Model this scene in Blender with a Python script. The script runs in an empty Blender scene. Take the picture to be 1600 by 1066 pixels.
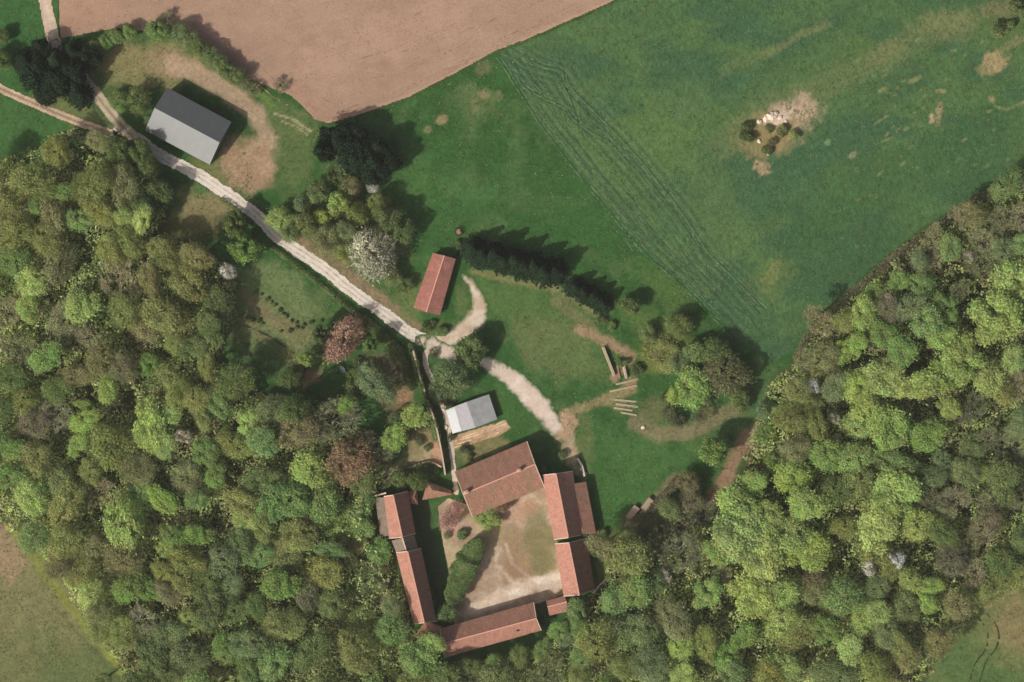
import bpy, math, random
import numpy as np
from mathutils import Vector
random.seed(7)
RNG = np.random.default_rng(7)
S = 0.2                                   # metres per photo pixel (photo is 1600 px = 320 m wide)
def W(px, py): return ((px-800)*S, (533-py)*S)
SUN_EL, SUN_DX, SUN_DY = 42.0, -0.80, -0.60   # elevation; horizontal direction towards the sun (west south west)

# ------------------------------------------------------------------ camera, sky, sun
scn = bpy.context.scene
COL = scn.collection
cam_d = bpy.data.cameras.new('camera'); cam = bpy.data.objects.new('camera', cam_d); COL.objects.link(cam)
cam.location = (0, 0, 1000); cam.rotation_euler = (0, 0, 0)
cam_d.sensor_width = 36; cam_d.lens = 18/(160/1000); cam_d.clip_end = 6000; cam_d.clip_start = 10
scn.camera = cam
wd = bpy.data.worlds.new('World'); scn.world = wd; wd.use_nodes = True
nt = wd.node_tree; nt.nodes.clear()
sky = nt.nodes.new('ShaderNodeTexSky'); sky.sky_type = 'NISHITA'; sky.sun_disc = False
sky.dust_density = 5.0; sky.air_density = 0.7; sky.ozone_density = 0.6; sky.sun_elevation = math.radians(SUN_EL); sky.sun_rotation = math.atan2(SUN_DX, SUN_DY)
bg = nt.nodes.new('ShaderNodeBackground'); bg.inputs['Strength'].default_value = 0.09
wo = nt.nodes.new('ShaderNodeOutputWorld')
nt.links.new(sky.outputs[0], bg.inputs['Color']); nt.links.new(bg.outputs[0], wo.inputs['Surface'])
sd_ = bpy.data.lights.new('sun', 'SUN'); sd_.energy = 3.3; sd_.angle = math.radians(0.6); sd_.color = (1.0, 0.955, 0.89)
sun = bpy.data.objects.new('sun', sd_); COL.objects.link(sun)
ce = math.cos(math.radians(SUN_EL))
sun.rotation_euler = Vector((SUN_DX*ce, SUN_DY*ce, math.sin(math.radians(SUN_EL)))).to_track_quat('Z', 'Y').to_euler()
scn.view_settings.view_transform = 'Standard'; scn.view_settings.look = 'None'
scn.view_settings.exposure = 0.0; scn.view_settings.gamma = 1.0
scn.cycles.max_bounces = 6

# ------------------------------------------------------------------ small helpers
def lin(c):
    c = np.asarray(c, float)/255.0
    return np.where(c <= 0.04045, c/12.92, ((c+0.055)/1.055)**2.4)
def hsh(ix, iy, s):
    v = np.sin(ix*127.1 + iy*311.7 + s*74.7)*43758.5453
    return v - np.floor(v)
def vnoise(x, y, s=0):
    ix, iy = np.floor(x), np.floor(y); fx, fy = x-ix, y-iy
    fx = fx*fx*(3-2*fx); fy = fy*fy*(3-2*fy)
    a = hsh(ix, iy, s); b = hsh(ix+1, iy, s); c = hsh(ix, iy+1, s); d = hsh(ix+1, iy+1, s)
    return (a*(1-fx)+b*fx)*(1-fy) + (c*(1-fx)+d*fx)*fy
def fbm(x, y, s=0, o=4):
    t = 0; a = 0.5; n = 0
    for k in range(o):
        t = t + a*vnoise(x*2**k, y*2**k, s+k*13); n += a; a *= 0.55
    return t/n
def sstep(a, b, x):
    t = np.clip((x-a)/(b-a), 0, 1); return t*t*(3-2*t)

def tag(o, label=None, cat=None, group=None, kind=None):
    if label: o['label'] = label
    if cat: o['category'] = cat
    if group: o['group'] = group
    if kind: o['kind'] = kind
    return o
def empty(name, loc, rz=0):
    o = bpy.data.objects.new(name, None); COL.objects.link(o); o.location = loc; o.rotation_euler = (0, 0, rz)
    o.empty_display_size = 0.5
    return o
def mk(name, verts, faces, mat, parent=None, smooth=False):
    me = bpy.data.meshes.new(name); me.from_pydata([tuple(v) for v in verts], [], faces); me.update()
    if mat: me.materials.append(mat)
    if smooth: me.polygons.foreach_set('use_smooth', [True]*len(me.polygons))
    o = bpy.data.objects.new(name, me); COL.objects.link(o)
    if parent is not None: o.parent = parent
    return o
def npmesh(name, V, F, mat, col=None, tint=None):
    """V (n,3), F (m,k) with k=3 or 4; col per vertex (n,3); tint per face (m,)"""
    V = np.asarray(V, np.float32); F = np.asarray(F, np.int32); k = F.shape[1]
    me = bpy.data.meshes.new(name)
    me.vertices.add(len(V)); me.vertices.foreach_set('co', V.ravel())
    me.loops.add(F.size); me.loops.foreach_set('vertex_index', F.ravel())
    me.polygons.add(len(F)); me.polygons.foreach_set('loop_start', np.arange(0, F.size, k, dtype=np.int32))
    me.polygons.foreach_set('loop_total', np.full(len(F), k, np.int32))
    me.update(calc_edges=True)
    if col is not None:
        a = me.attributes.new('col', 'FLOAT_COLOR', 'POINT')
        a.data.foreach_set('color', np.concatenate([col, np.ones((len(col), 1))], 1).astype(np.float32).ravel())
    if tint is not None:
        a = me.attributes.new('tint', 'FLOAT', 'FACE'); a.data.foreach_set('value', np.asarray(tint, np.float32))
    if mat: me.materials.append(mat)
    return me
def link(name, me, parent=None):
    o = bpy.data.objects.new(name, me); COL.objects.link(o)
    if parent is not None: o.parent = parent
    return o

# ------------------------------------------------------------------ materials
def newmat(name):
    m = bpy.data.materials.new(name); m.use_nodes = True; n = m.node_tree; n.nodes.clear()
    out = n.nodes.new('ShaderNodeOutputMaterial'); return m, n, out
def N(n, t, **kw):
    x = n.nodes.new(t)
    for k, v in kw.items(): setattr(x, k, v)
    return x
def noise(n, vec, scale, detail=3, rough=0.6):
    t = N(n, 'ShaderNodeTexNoise'); t.inputs['Scale'].default_value = scale; t.inputs['Detail'].default_value = detail
    t.inputs['Roughness'].default_value = rough; n.links.new(vec, t.inputs['Vector']); return t.outputs['Fac']
def mrange(n, val, a, b, c, d):
    t = N(n, 'ShaderNodeMapRange'); n.links.new(val, t.inputs['Value'])
    for i, v in zip(('From Min', 'From Max', 'To Min', 'To Max'), (a, b, c, d)): t.inputs[i].default_value = v
    return t.outputs[0]
def mul(n, a, b, op='MULTIPLY'):
    t = N(n, 'ShaderNodeMath', operation=op)
    for i, v in enumerate((a, b)):
        if isinstance(v, (int, float)): t.inputs[i].default_value = v
        else: n.links.new(v, t.inputs[i])
    return t.outputs[0]
def vscale(n, col, fac):
    t = N(n, 'ShaderNodeVectorMath', operation='SCALE'); n.links.new(col, t.inputs[0])
    if isinstance(fac, (int, float)): t.inputs['Scale'].default_value = fac
    else: n.links.new(fac, t.inputs['Scale'])
    return t.outputs[0]
def mixc(n, fac, a, b):
    t = N(n, 'ShaderNodeMix', data_type='RGBA')
    for i, v in ((0, fac), (6, a), (7, b)):
        if isinstance(v, (int, float)): t.inputs[i].default_value = v
        elif isinstance(v, (tuple, list, np.ndarray)): t.inputs[i].default_value = (*[float(q) for q in v[:3]], 1)
        else: n.links.new(v, t.inputs[i])
    return t.outputs[2]
def finish(n, out, col, rough=0.9, bumpv=None, bstr=0.3, bdist=0.1, spec=0.2, metal=0.0):
    p = N(n, 'ShaderNodeBsdfPrincipled'); p.inputs['Roughness'].default_value = rough
    p.inputs['Specular IOR Level'].default_value = spec; p.inputs['Metallic'].default_value = metal
    if isinstance(col, (tuple, list, np.ndarray)): p.inputs['Base Color'].default_value = (*[float(q) for q in col[:3]], 1)
    else: n.links.new(col, p.inputs['Base Color'])
    if bumpv is not None:
        b = N(n, 'ShaderNodeBump'); b.inputs['Strength'].default_value = bstr; b.inputs['Distance'].default_value = bdist
        n.links.new(bumpv, b.inputs['Height']); n.links.new(b.outputs[0], p.inputs['Normal'])
    n.links.new(p.outputs[0], out.inputs['Surface']); return p
def ground_mat(name, s1=0.9, a1=0.22, s2=0.25, a2=0.12, bstr=0.4, bdist=0.12, stretch=None):
    m, n, out = newmat(name)
    at = N(n, 'ShaderNodeAttribute', attribute_name='col'); tc = N(n, 'ShaderNodeTexCoord'); vec = tc.outputs['Object']
    if stretch:
        mp = N(n, 'ShaderNodeMapping'); mp.inputs['Rotation'].default_value = (0, 0, stretch[0]); mp.inputs['Scale'].default_value = (1, stretch[1], 1)
        n.links.new(vec, mp.inputs['Vector']); vec = mp.outputs[0]
    f1 = noise(n, vec, s1, 4, 0.65); f2 = noise(n, vec, s2, 3)
    k = mul(n, mrange(n, f1, 0.25, 0.75, 1-a1, 1+a1), mrange(n, f2, 0.3, 0.7, 1-a2, 1+a2))
    finish(n, out, vscale(n, at.outputs['Color'], k), 0.95, f1, bstr, bdist, 0.1)
    return m
def plain(name, srgb, rough=0.85, var=0.15, scale=1.5, spec=0.2, metal=0.0, bstr=0.2):
    m, n, out = newmat(name); tc = N(n, 'ShaderNodeTexCoord'); f = noise(n, tc.outputs['Object'], scale, 4)
    c = N(n, 'ShaderNodeRGB'); c.outputs[0].default_value = (*[float(v) for v in lin(srgb)], 1)
    finish(n, out, vscale(n, c.outputs[0], mrange(n, f, 0.25, 0.75, 1-var, 1+var)), rough, f, bstr, 0.05, spec, metal)
    return m
def tile_mat(name, a, b, moss, mossamt=0.5, seed=0.0):
    """clay tiles: object space, x along the ridge, y down the slope"""
    m, n, out = newmat(name); tc = N(n, 'ShaderNodeTexCoord')
    mp = N(n, 'ShaderNodeMapping'); mp.inputs['Location'].default_value = (seed*17, seed*31, 0); mp.inputs['Scale'].default_value = (1, 0.35, 0.35)
    n.links.new(tc.outputs['Object'], mp.inputs['Vector'])
    f1 = noise(n, mp.outputs[0], 1.1, 6, 0.8); f2 = noise(n, tc.outputs['Object'], 0.22, 3); f3 = noise(n, tc.outputs['Object'], 2.6, 2)
    c = mixc(n, mrange(n, f1, 0.3, 0.7, 0, 1), lin(a), lin(b))
    c = mixc(n, mrange(n, f2, 0.48, 0.66, 0, min(1, mossamt*1.5)), c, lin(moss))
    br = N(n, 'ShaderNodeTexBrick'); br.inputs['Scale'].default_value = 1.0
    br.inputs['Brick Width'].default_value = 0.26; br.inputs['Row Height'].default_value = 0.34; br.inputs['Mortar Size'].default_value = 0.03
    br.inputs['Color1'].default_value = (1, 1, 1, 1); br.inputs['Color2'].default_value = (0.72, 0.72, 0.72, 1); br.inputs['Mortar'].default_value = (0.45, 0.45, 0.45, 1)
    n.links.new(tc.outputs['Object'], br.inputs['Vector'])
    t = N(n, 'ShaderNodeMix', data_type='RGBA', blend_type='MULTIPLY'); t.inputs[0].default_value = 0.55
    n.links.new(vscale(n, c, mrange(n, f3, 0.3, 0.7, 0.76, 1.24)), t.inputs[6]); n.links.new(br.outputs['Color'], t.inputs[7])
    finish(n, out, t.outputs[2], 0.85, br.outputs['Fac'], 0.4, -0.04, 0.2)
    return m
def sheet_metal(name, srgb, pitch=1.0, rough=0.55, var=0.06, metal=0.0):
    m, n, out = newmat(name); tc = N(n, 'ShaderNodeTexCoord')
    wv = N(n, 'ShaderNodeTexWave', bands_direction='X'); wv.inputs['Scale'].default_value = 0.314/pitch*10/3.14; wv.inputs['Distortion'].default_value = 0
    n.links.new(tc.outputs['Object'], wv.inputs['Vector']); f = noise(n, tc.outputs['Object'], 0.5, 4)
    c = N(n, 'ShaderNodeRGB'); c.outputs[0].default_value = (*[float(v) for v in lin(srgb)], 1)
    k = mul(n, mrange(n, f, 0.3, 0.7, 1-var, 1+var), mrange(n, wv.outputs['Fac'], 0, 0.25, 0.93, 1.0))
    finish(n, out, vscale(n, c.outputs[0], k), rough, wv.outputs['Fac'], 0.3, 0.03, 0.5, metal)
    return m
def leaf_mat(name, transl=0.5, lo=0.84, hi=1.16, nscale=1.1, usecol=False, brown=0.62):
    m, n, out = newmat(name)
    oi = N(n, 'ShaderNodeObjectInfo'); at = N(n, 'ShaderNodeAttribute', attribute_name='tint'); tc = N(n, 'ShaderNodeTexCoord')
    f = noise(n, tc.outputs['Object'], nscale, 3, 0.6)
    k = mul(n, at.outputs['Fac'], mrange(n, f, 0.28, 0.72, lo, hi))
    c = oi.outputs['Color']
    if usecol:
        ac = N(n, 'ShaderNodeAttribute', attribute_name='col'); c = ac.outputs['Color']
    ge = N(n, 'ShaderNodeNewGeometry'); fw = noise(n, ge.outputs['Position'], 0.28, 4, 0.65)
    c = mixc(n, mrange(n, fw, 0.4, 0.68, 0, brown), c, lin((108, 114, 74))*2.6)
    fg = noise(n, ge.outputs['Position'], 0.11, 3, 0.6); c = vscale(n, c, mrange(n, fg, 0.3, 0.7, 0.85, 1.15))
    c = vscale(n, c, k)
    hs = N(n, 'ShaderNodeHueSaturation'); hs.inputs['Hue'].default_value = 0.5
    n.links.new(mrange(n, f, 0.3, 0.7, 0.475, 0.52), hs.inputs['Hue']); n.links.new(c, hs.inputs['Color'])
    d = N(n, 'ShaderNodeBsdfDiffuse'); tr = N(n, 'ShaderNodeBsdfTranslucent'); mx = N(n, 'ShaderNodeMixShader'); mx.inputs[0].default_value = transl
    n.links.new(hs.outputs[0], d.inputs['Color']); n.links.new(hs.outputs[0], tr.inputs['Color'])
    n.links.new(d.outputs[0], mx.inputs[1]); n.links.new(tr.outputs[0], mx.inputs[2]); n.links.new(mx.outputs[0], out.inputs['Surface'])
    return m

M = dict(
    grass=ground_mat('meadow grass', 0.9, 0.34, 0.25, 0.14),
    crop=ground_mat('young crop', 1.0, 0.36, 0.15, 0.08, 0.7, 0.18, (0.75, 0.6)),
    soil=ground_mat('ploughed soil', 0.9, 0.12, 0.08, 0.05, 0.3, 0.06, (0.45, 4.0)),
    gravel=ground_mat('pale gravel', 1.6, 0.12, 0.3, 0.08, 0.3, 0.05),
    dirt=ground_mat('yard dirt', 1.0, 0.16, 0.25, 0.12, 0.3, 0.06),
    rut=ground_mat('wheel rut', 0.8, 0.3, 0.15, 0.2),
    tileA=tile_mat('shaded red clay tiles', (150, 106, 88), (182, 138, 116), (140, 120, 94), 0.35, 1),  # darker tone puts shade into the slopes turned from the sun
    tileB=tile_mat('pink clay tiles', (176, 122, 104), (204, 152, 132), (160, 130, 104), 0.3, 2),  # lighter tone, paired with the darker tiles as the sunlit slope
    tileC=tile_mat('weathered clay tiles', (152, 108, 88), (188, 144, 120), (150, 126, 98), 0.6, 3),
    tileR=tile_mat('barn clay tiles', (166, 104, 90), (190, 134, 120), (144, 112, 92), 0.45, 4),
    tileG=tile_mat('mossy grey tiles', (134, 122, 106), (152, 132, 116), (104, 112, 82), 0.7, 5),
    ridge=plain('ridge tiles', (214, 158, 136), 0.85, 0.1), verge=plain('verge mortar', (214, 190, 165), 0.9, 0.12),
    stone=plain('limestone wall', (196, 180, 155), 0.9, 0.2), render_=plain('pale render', (214, 204, 186), 0.9, 0.08),
    metalroof=sheet_metal('grey steel roof', (114, 116, 114), 1.0, 0.52, 0.06, 0.3), steelwall=sheet_metal('steel cladding', (120, 130, 122)),
    fibro=sheet_metal('shaded fibre cement sheet', (150, 152, 150), 0.5, 0.8, 0.14), white=plain('white sheet', (226, 228, 224), 0.6, 0.08),
    pale=plain('lilac grey sheet', (184, 180, 182), 0.7, 0.12), wood=plain('old wood', (150, 122, 96), 0.85, 0.2, 4),
    timber=plain('cut timber', (186, 172, 144), 0.85, 0.15, 3), door=plain('painted door', (92, 84, 72), 0.6, 0.1),
    glass=plain('window glass', (40, 48, 54), 0.15, 0.02, spec=0.6), bark=plain('bark', (96, 84, 70), 0.95, 0.2, 3),
    rock=plain('limestone rock', (228, 208, 186), 0.9, 0.15, 1.5), dark=plain('dark iron', (44, 44, 42), 0.6, 0.1),
    blue=plain('pale blue tub', (176, 198, 200), 0.4, 0.05), brick=plain('chimney brick', (206, 178, 156), 0.9, 0.15, 3),
    leaf=leaf_mat('leaves'), bare=leaf_mat('bare twigs', 0.1, 0.8, 1.2), needle=leaf_mat('needles', 0.1, 0.7, 1.3, brown=0.0), bloom=leaf_mat('blossom', 0.3, 0.75, 1.25, brown=0.15), clod=ground_mat('clods', 0.9, 0.1, 0.2, 0.1), under=leaf_mat('undergrowth leaves', 0.4, 0.8, 1.2, 0.4, True),
)

# ------------------------------------------------------------------ ground colour
MEADOW = (54, 92, 44)
# soft patches: ('E', cx, cy, rx, ry, angle, colour, strength) or ('L', pts, halfwidth, colour, strength) in photo pixels
WEST = [(0,250),(60,222),(110,200),(160,205),(205,222),(245,262),(262,300),(262,345),(300,385),(345,405),(372,440),(372,500),(345,560),(400,610),(450,625),(520,640),(590,680),(618,720),(600,770),(588,830),(612,850),(655,995),(690,1035),(860,1010),(895,950),(945,900),(950,845),(1010,830),(1090,800),(1125,790),(1160,720),(1180,650),(1200,600),(1240,560),(1275,505),(1330,455),(1385,405),(1440,362),(1520,312),(1600,262),(1700,200),(1700,930),(1600,925),(1560,930),(1530,965),(1480,1010),(1440,1075),(1420,1180),(200,1180),(195,1066),(160,1015),(130,975),(95,910),(45,850),(0,822),(-120,740),(-120,270)]
PATCH = [
 # north west meadow and yards
 ('E',40,60,120,90,0,(60,100,52),0.9), ('E',30,200,110,60,10,(66,104,54),0.9), ('E',230,105,110,45,0,(128,124,82),0.85),
 ('E',120,175,80,22,25,(112,118,72),0.8), ('E',260,100,50,28,0,(160,134,104),0.5), ('E',200,95,45,25,0,(140,128,88),0.6),
 ('L',[(270,100),(315,118),(360,145),(400,180),(420,215),(418,260)],17,(174,148,122),0.85),
 ('E',385,262,50,48,20,(168,138,110),0.85), ('E',330,268,40,10,30,(118,118,70),0.7), ('L',[(320,75),(350,98),(392,130),(425,165)],7,(104,128,62),0.8),
 ('E',190,165,40,35,20,(64,88,52),0.7), ('E',455,190,50,30,30,(96,112,66),0.8), ('E',460,250,34,60,0,(92,108,62),0.8),
 ('L',[(430,178),(455,185),(485,205)],1.8,(178,168,130),0.8), ('L',[(440,190),(462,197),(480,210)],1.5,(170,160,120),0.7),
 ('E',318,330,48,40,0,(136,126,88),0.95),('E',300,355,50,25,0,(104,100,64),0.7),
 # garden
 ('E',430,500,84,94,0,(110,122,78),0.95), ('E',430,450,64,36,35,(104,122,76),0.85), ('L',[(400,440),(450,480),(500,520)],3,(88,104,60),0.7), ('L',[(390,475),(430,505),(470,545)],3,(134,124,90),0.7), ('L',[(385,525),(420,545),(450,570)],3,(92,106,62),0.7), ('L',[(385,460),(450,520)],12,(128,116,82),0.6),
 ('L',[(380,500),(430,540),(470,570)],8,(120,112,76),0.6), ('E',415,560,40,36,0,(74,100,58),0.85), ('E',480,590,24,14,-20,(158,128,98),0.85),
 ('E',470,520,40,14,30,(120,112,78),0.6), ('L',[(384,508),(425,528),(450,545)],1.6,(60,66,44),0.7), ('L',[(468,600),(480,575)],1.6,(50,52,40),0.7),
 ('E',600,580,50,40,50,(110,100,74),0.85), ('E',625,635,30,50,-10,(120,108,78),0.85), ('E',660,700,34,40,0,(150,134,98),0.85), ('E',680,712,22,22,0,(180,142,118),0.9),
 ('E',630,620,14,20,0,(165,130,98),0.7), ('L',[(655,560),(662,590),(676,628),(690,668),(698,710),(703,745)],6,(70,84,50),0.9), ('L',[(600,742),(640,720),(670,712)],8,(156,146,110),0.7),
 ('L',[(655,790),(672,860),(690,930),(700,980)],14,(60,72,46),0.9),  # dark strip deepens the west range's shadow in the ground colour
 # between lane and white blossom
 ('L',[(470,375),(520,410),(570,450),(620,490),(650,512)],12,(146,122,96),0.8), ('E',560,360,80,70,20,(104,104,70),0.8), ('E',640,470,22,44,10,(104,118,66),0.7),
 ('E',700,515,40,16,0,(90,104,60),0.7), ('E',722,470,14,30,0,(98,112,66),0.7),
 # central lawns
 ('E',820,480,100,50,20,(86,112,60),0.8), ('E',870,540,80,50,20,(110,116,74),0.6), ('L',[(740,424),(800,438),(870,452),(930,490)],6,(126,124,80),0.8),('L',[(870,470),(910,500),(930,515)],9,(128,120,84),0.6), ('E',905,560,60,50,0,(92,112,62),0.6),
 ('L',[(905,515),(950,535),(985,555),(960,590)],9,(158,132,104),0.85), ('L',[(985,610),(940,625),(890,645)],9,(150,134,96),0.75), ('E',965,632,26,10,10,(146,134,94),0.7),
 ('E',985,600,14,12,0,(165,132,100),0.6),
 ('E',885,665,20,28,20,(182,152,122),0.9), ('E',890,705,14,26,0,(180,156,126),0.8), ('E',915,700,16,60,0,(112,118,72),0.6), ('E',905,735,8,28,-25,(190,176,140),0.7),
 ('E',1000,730,90,70,0,(70,106,54),0.8), ('E',960,790,40,50,0,(64,104,50),0.7), ('L',[(990,660),(1030,678),(1080,675),(1120,650),(1150,640)],14,(130,120,90),0.8),
 ('E',1020,640,34,24,0,(116,112,76),0.6), ('E',1180,620,30,60,10,(82,106,64),0.7), ('E',1040,545,50,40,0,(110,118,58),0.6), ('E',1010,500,60,24,30,(88,110,56),0.7),
 ('E',810,640,36,36,0,(64,100,48),0.8), ('E',750,700,50,20,-20,(140,128,88),0.7), ('E',690,615,18,20,0,(140,98,84),0.6),
 ('L',[(1168,680),(1150,715),(1128,755),(1110,780)],12,(150,120,96),0.9), ('L',[(1180,665),(1168,690)],6,(150,136,106),0.8),
 ('E',1010,815,60,26,-30,(120,106,82),0.6), ('E',1060,830,70,40,0,(74,80,52),0.7), ('E',960,860,36,40,0,(104,108,62),0.7),
 ('L',[(1055,745),(1020,785),(985,815)],8,(140,120,96),0.6),
 # meadow north of the centre
 ('E',740,160,46,30,10,(104,118,74),0.5), ('E',690,187,12,9,0,(158,138,100),0.7), ('E',668,203,7,6,0,(140,134,92),0.7), ('E',755,105,16,14,0,(112,110,78),0.6),
 ('E',757,147,12,9,0,(140,128,90),0.7), ('E',742,165,6,14,0,(128,128,88),0.6), ('E',780,148,8,10,0,(120,126,84),0.6), ('E',640,300,40,90,0,(76,112,58),0.6),
 ('E',880,330,80,110,-35,(56,96,46),0.7), ('E',700,320,60,60,0,(64,104,52),0.5), ('E',740,300,60,20,10,(84,120,70),0.3),
 ('E',590,200,30,20,0,(84,116,68),0.6), ('E',1040,450,70,24,40,(84,110,56),0.6),
 # pasture bottom left, meadow bottom right
 ('E',20,960,160,150,10,(122,120,80),1.0), ('E',60,1050,140,60,0,(108,112,70),0.8), ('E',130,1050,60,40,0,(96,110,66),0.7), ('E',10,860,30,50,-20,(160,134,108),0.7),
 ('E',40,990,26,12,0,(98,110,64),0.5), ('E',110,940,60,16,45,(110,110,72),0.6),
 ('L',[(20,830),(60,880),(100,935),(140,985),(185,1040),(210,1080)],9,(128,132,68),0.85), ('L',[(78,940),(120,988),(165,1035)],1.5,(88,92,60),0.7),
 ('E',1560,1010,120,110,0,(108,118,70),0.95), ('E',1580,970,40,60,0,(138,122,86),0.7), ('E',1500,1040,60,50,-40,(84,108,62),0.9), ('E',1560,1060,50,20,0,(76,104,58),0.8),
 ('L',[(1600,915),(1570,930),(1540,950)],4,(168,142,112),0.8),
]
def sd_poly(x, y, P):
    P = np.array(P, float); n = len(P); d = np.full(x.shape, 1e18); nx = np.zeros_like(x); ny = np.zeros_like(x); ins = np.zeros(x.shape, bool)
    for i in range(n):
        ax, ay = P[i]; bx, by = P[(i+1) % n]; ex, ey = bx-ax, by-ay
        t = np.clip(((x-ax)*ex+(y-ay)*ey)/max(ex*ex+ey*ey, 1e-9), 0, 1); qx, qy = ax+t*ex, ay+t*ey
        dd = (x-qx)**2+(y-qy)**2; m = dd < d; d = np.where(m, dd, d); nx = np.where(m, qx, nx); ny = np.where(m, qy, ny)
        c = ((ay > y) != (by > y)) & (x < ex*(y-ay)/(ey if abs(ey) > 1e-9 else 1e-9)+ax); ins ^= c
    d = np.sqrt(d); return np.where(ins, -d, d), nx, ny
def sd_line(x, y, P, w):
    P = np.array(P, float); w = np.broadcast_to(np.asarray(w, float), (len(P),)); best = np.full(x.shape, 1e18); nx = np.zeros_like(x); ny = np.zeros_like(x); ww = np.zeros_like(x)
    for i in range(len(P)-1):
        ax, ay = P[i]; bx, by = P[i+1]; ex, ey = bx-ax, by-ay
        t = np.clip(((x-ax)*ex+(y-ay)*ey)/max(ex*ex+ey*ey, 1e-9), 0, 1); qx, qy = ax+t*ex, ay+t*ey
        r = np.hypot(x-qx, y-qy); wi = w[i]+(w[i+1]-w[i])*t; m = r-wi < best
        best = np.where(m, r-wi, best); nx = np.where(m, qx, nx); ny = np.where(m, qy, ny); ww = np.where(m, wi, ww)
    return best, nx, ny, ww
def spline(P, n=6):
    P = [np.array(p, float) for p in P]; out = []
    for i in range(len(P)-1):
        p0 = P[max(i-1, 0)]; p1 = P[i]; p2 = P[i+1]; p3 = P[min(i+2, len(P)-1)]
        for k in range(n):
            t = k/n; out.append(0.5*((2*p1)+(-p0+p2)*t+(2*p0-5*p1+4*p2-p3)*t*t+(-p0+3*p1-3*p2+p3)*t**3))
    out.append(P[-1]); return [tuple(p) for p in out]

def apply_patches(c, X, Y, plist, seed=0):
    for i, p in enumerate(plist):
        if p[0] == 'E':
            _, cx, cy, rx, ry, ang, colr, st = p
            R = max(rx, ry)*1.6+10
            m = (np.abs(X-cx) < R) & (np.abs(Y-cy) < R)
            if not m.any(): continue
            x, y = X[m], Y[m]; a = math.radians(ang); dx, dy = x-cx, y-cy
            u = (dx*math.cos(a)+dy*math.sin(a))/rx; v = (-dx*math.sin(a)+dy*math.cos(a))/ry
            sc = max(min(rx, ry)*0.5, 6.0)
            d = np.hypot(u, v)+(fbm(x/sc, y/sc, seed+i*3, 4)-0.5)*1.1
            k = st*(1-sstep(0.55, 1.15, d))
        else:
            _, L, hw, colr, st = p
            xs = [q[0] for q in L]; ys = [q[1] for q in L]
            m = (X > min(xs)-hw*3-8) & (X < max(xs)+hw*3+8) & (Y > min(ys)-hw*3-8) & (Y < max(ys)+hw*3+8)
            if not m.any(): continue
            x, y = X[m], Y[m]; s = sd_line(x, y, L, 0)[0]/hw
            s = s+(fbm(x/max(hw, 4), y/max(hw, 4), seed+i*3, 3)-0.5)*0.9
            k = st*(1-sstep(0.5, 1.3, s))
        c[m] = c[m]*(1-k[:, None])+lin(colr)*k[:, None]
    return c
def base_col(x, y):
    """meadow and woodland floor colour at world x, y"""
    X = x/S+800; Y = 533-y/S
    c = np.tile(lin(MEADOW), (len(x), 1))
    g = fbm(X/60, Y/60, 5, 4)[:, None]; c = c*(0.80+0.40*g)*(0.86+0.28*fbm(X/9, Y/9, 6, 3)[:, None])
    g2 = sstep(0.5, 0.75, fbm(X/35, Y/35, 9, 4))[:, None]; c = c*(1-0.5*g2)+lin((92, 114, 68))*0.5*g2
    m = (X > -200) & (X < 1800) & (Y > -150) & (Y < 1250)
    sd = np.full(X.shape, 50.0); wx = X[m]+(fbm(X[m]/14, Y[m]/14, 3)-.5)*16; wy = Y[m]+(fbm(X[m]/14, Y[m]/14, 8)-.5)*16
    sd[m] = sd_poly(wx, wy, WEST)[0]
    k = (1-sstep(-6, 6, sd))[:, None]
    f = fbm(X/16, Y/16, 21, 4)[:, None]; f2 = sstep(.45, .7, fbm(X/30, Y/30, 25, 3))[:, None]
    fl = lin((66, 72, 42))*(1-f)+lin((84, 88, 54))*f; fl = fl*(1-.5*f2)+lin((58, 76, 40))*.5*f2
    c = c*(1-k)+fl*k
    return apply_patches(c, X, Y, PATCH)
TRK1 = [(778,88),(806,132),(850,200),(920,290),(1000,385),(1080,458),(1150,530)]
TRK2 = [(785,75),(820,98),(845,108),(872,116),(893,150),(940,196),(1000,262),(1060,338),(1100,398),(1150,448),(1188,490)]
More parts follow.
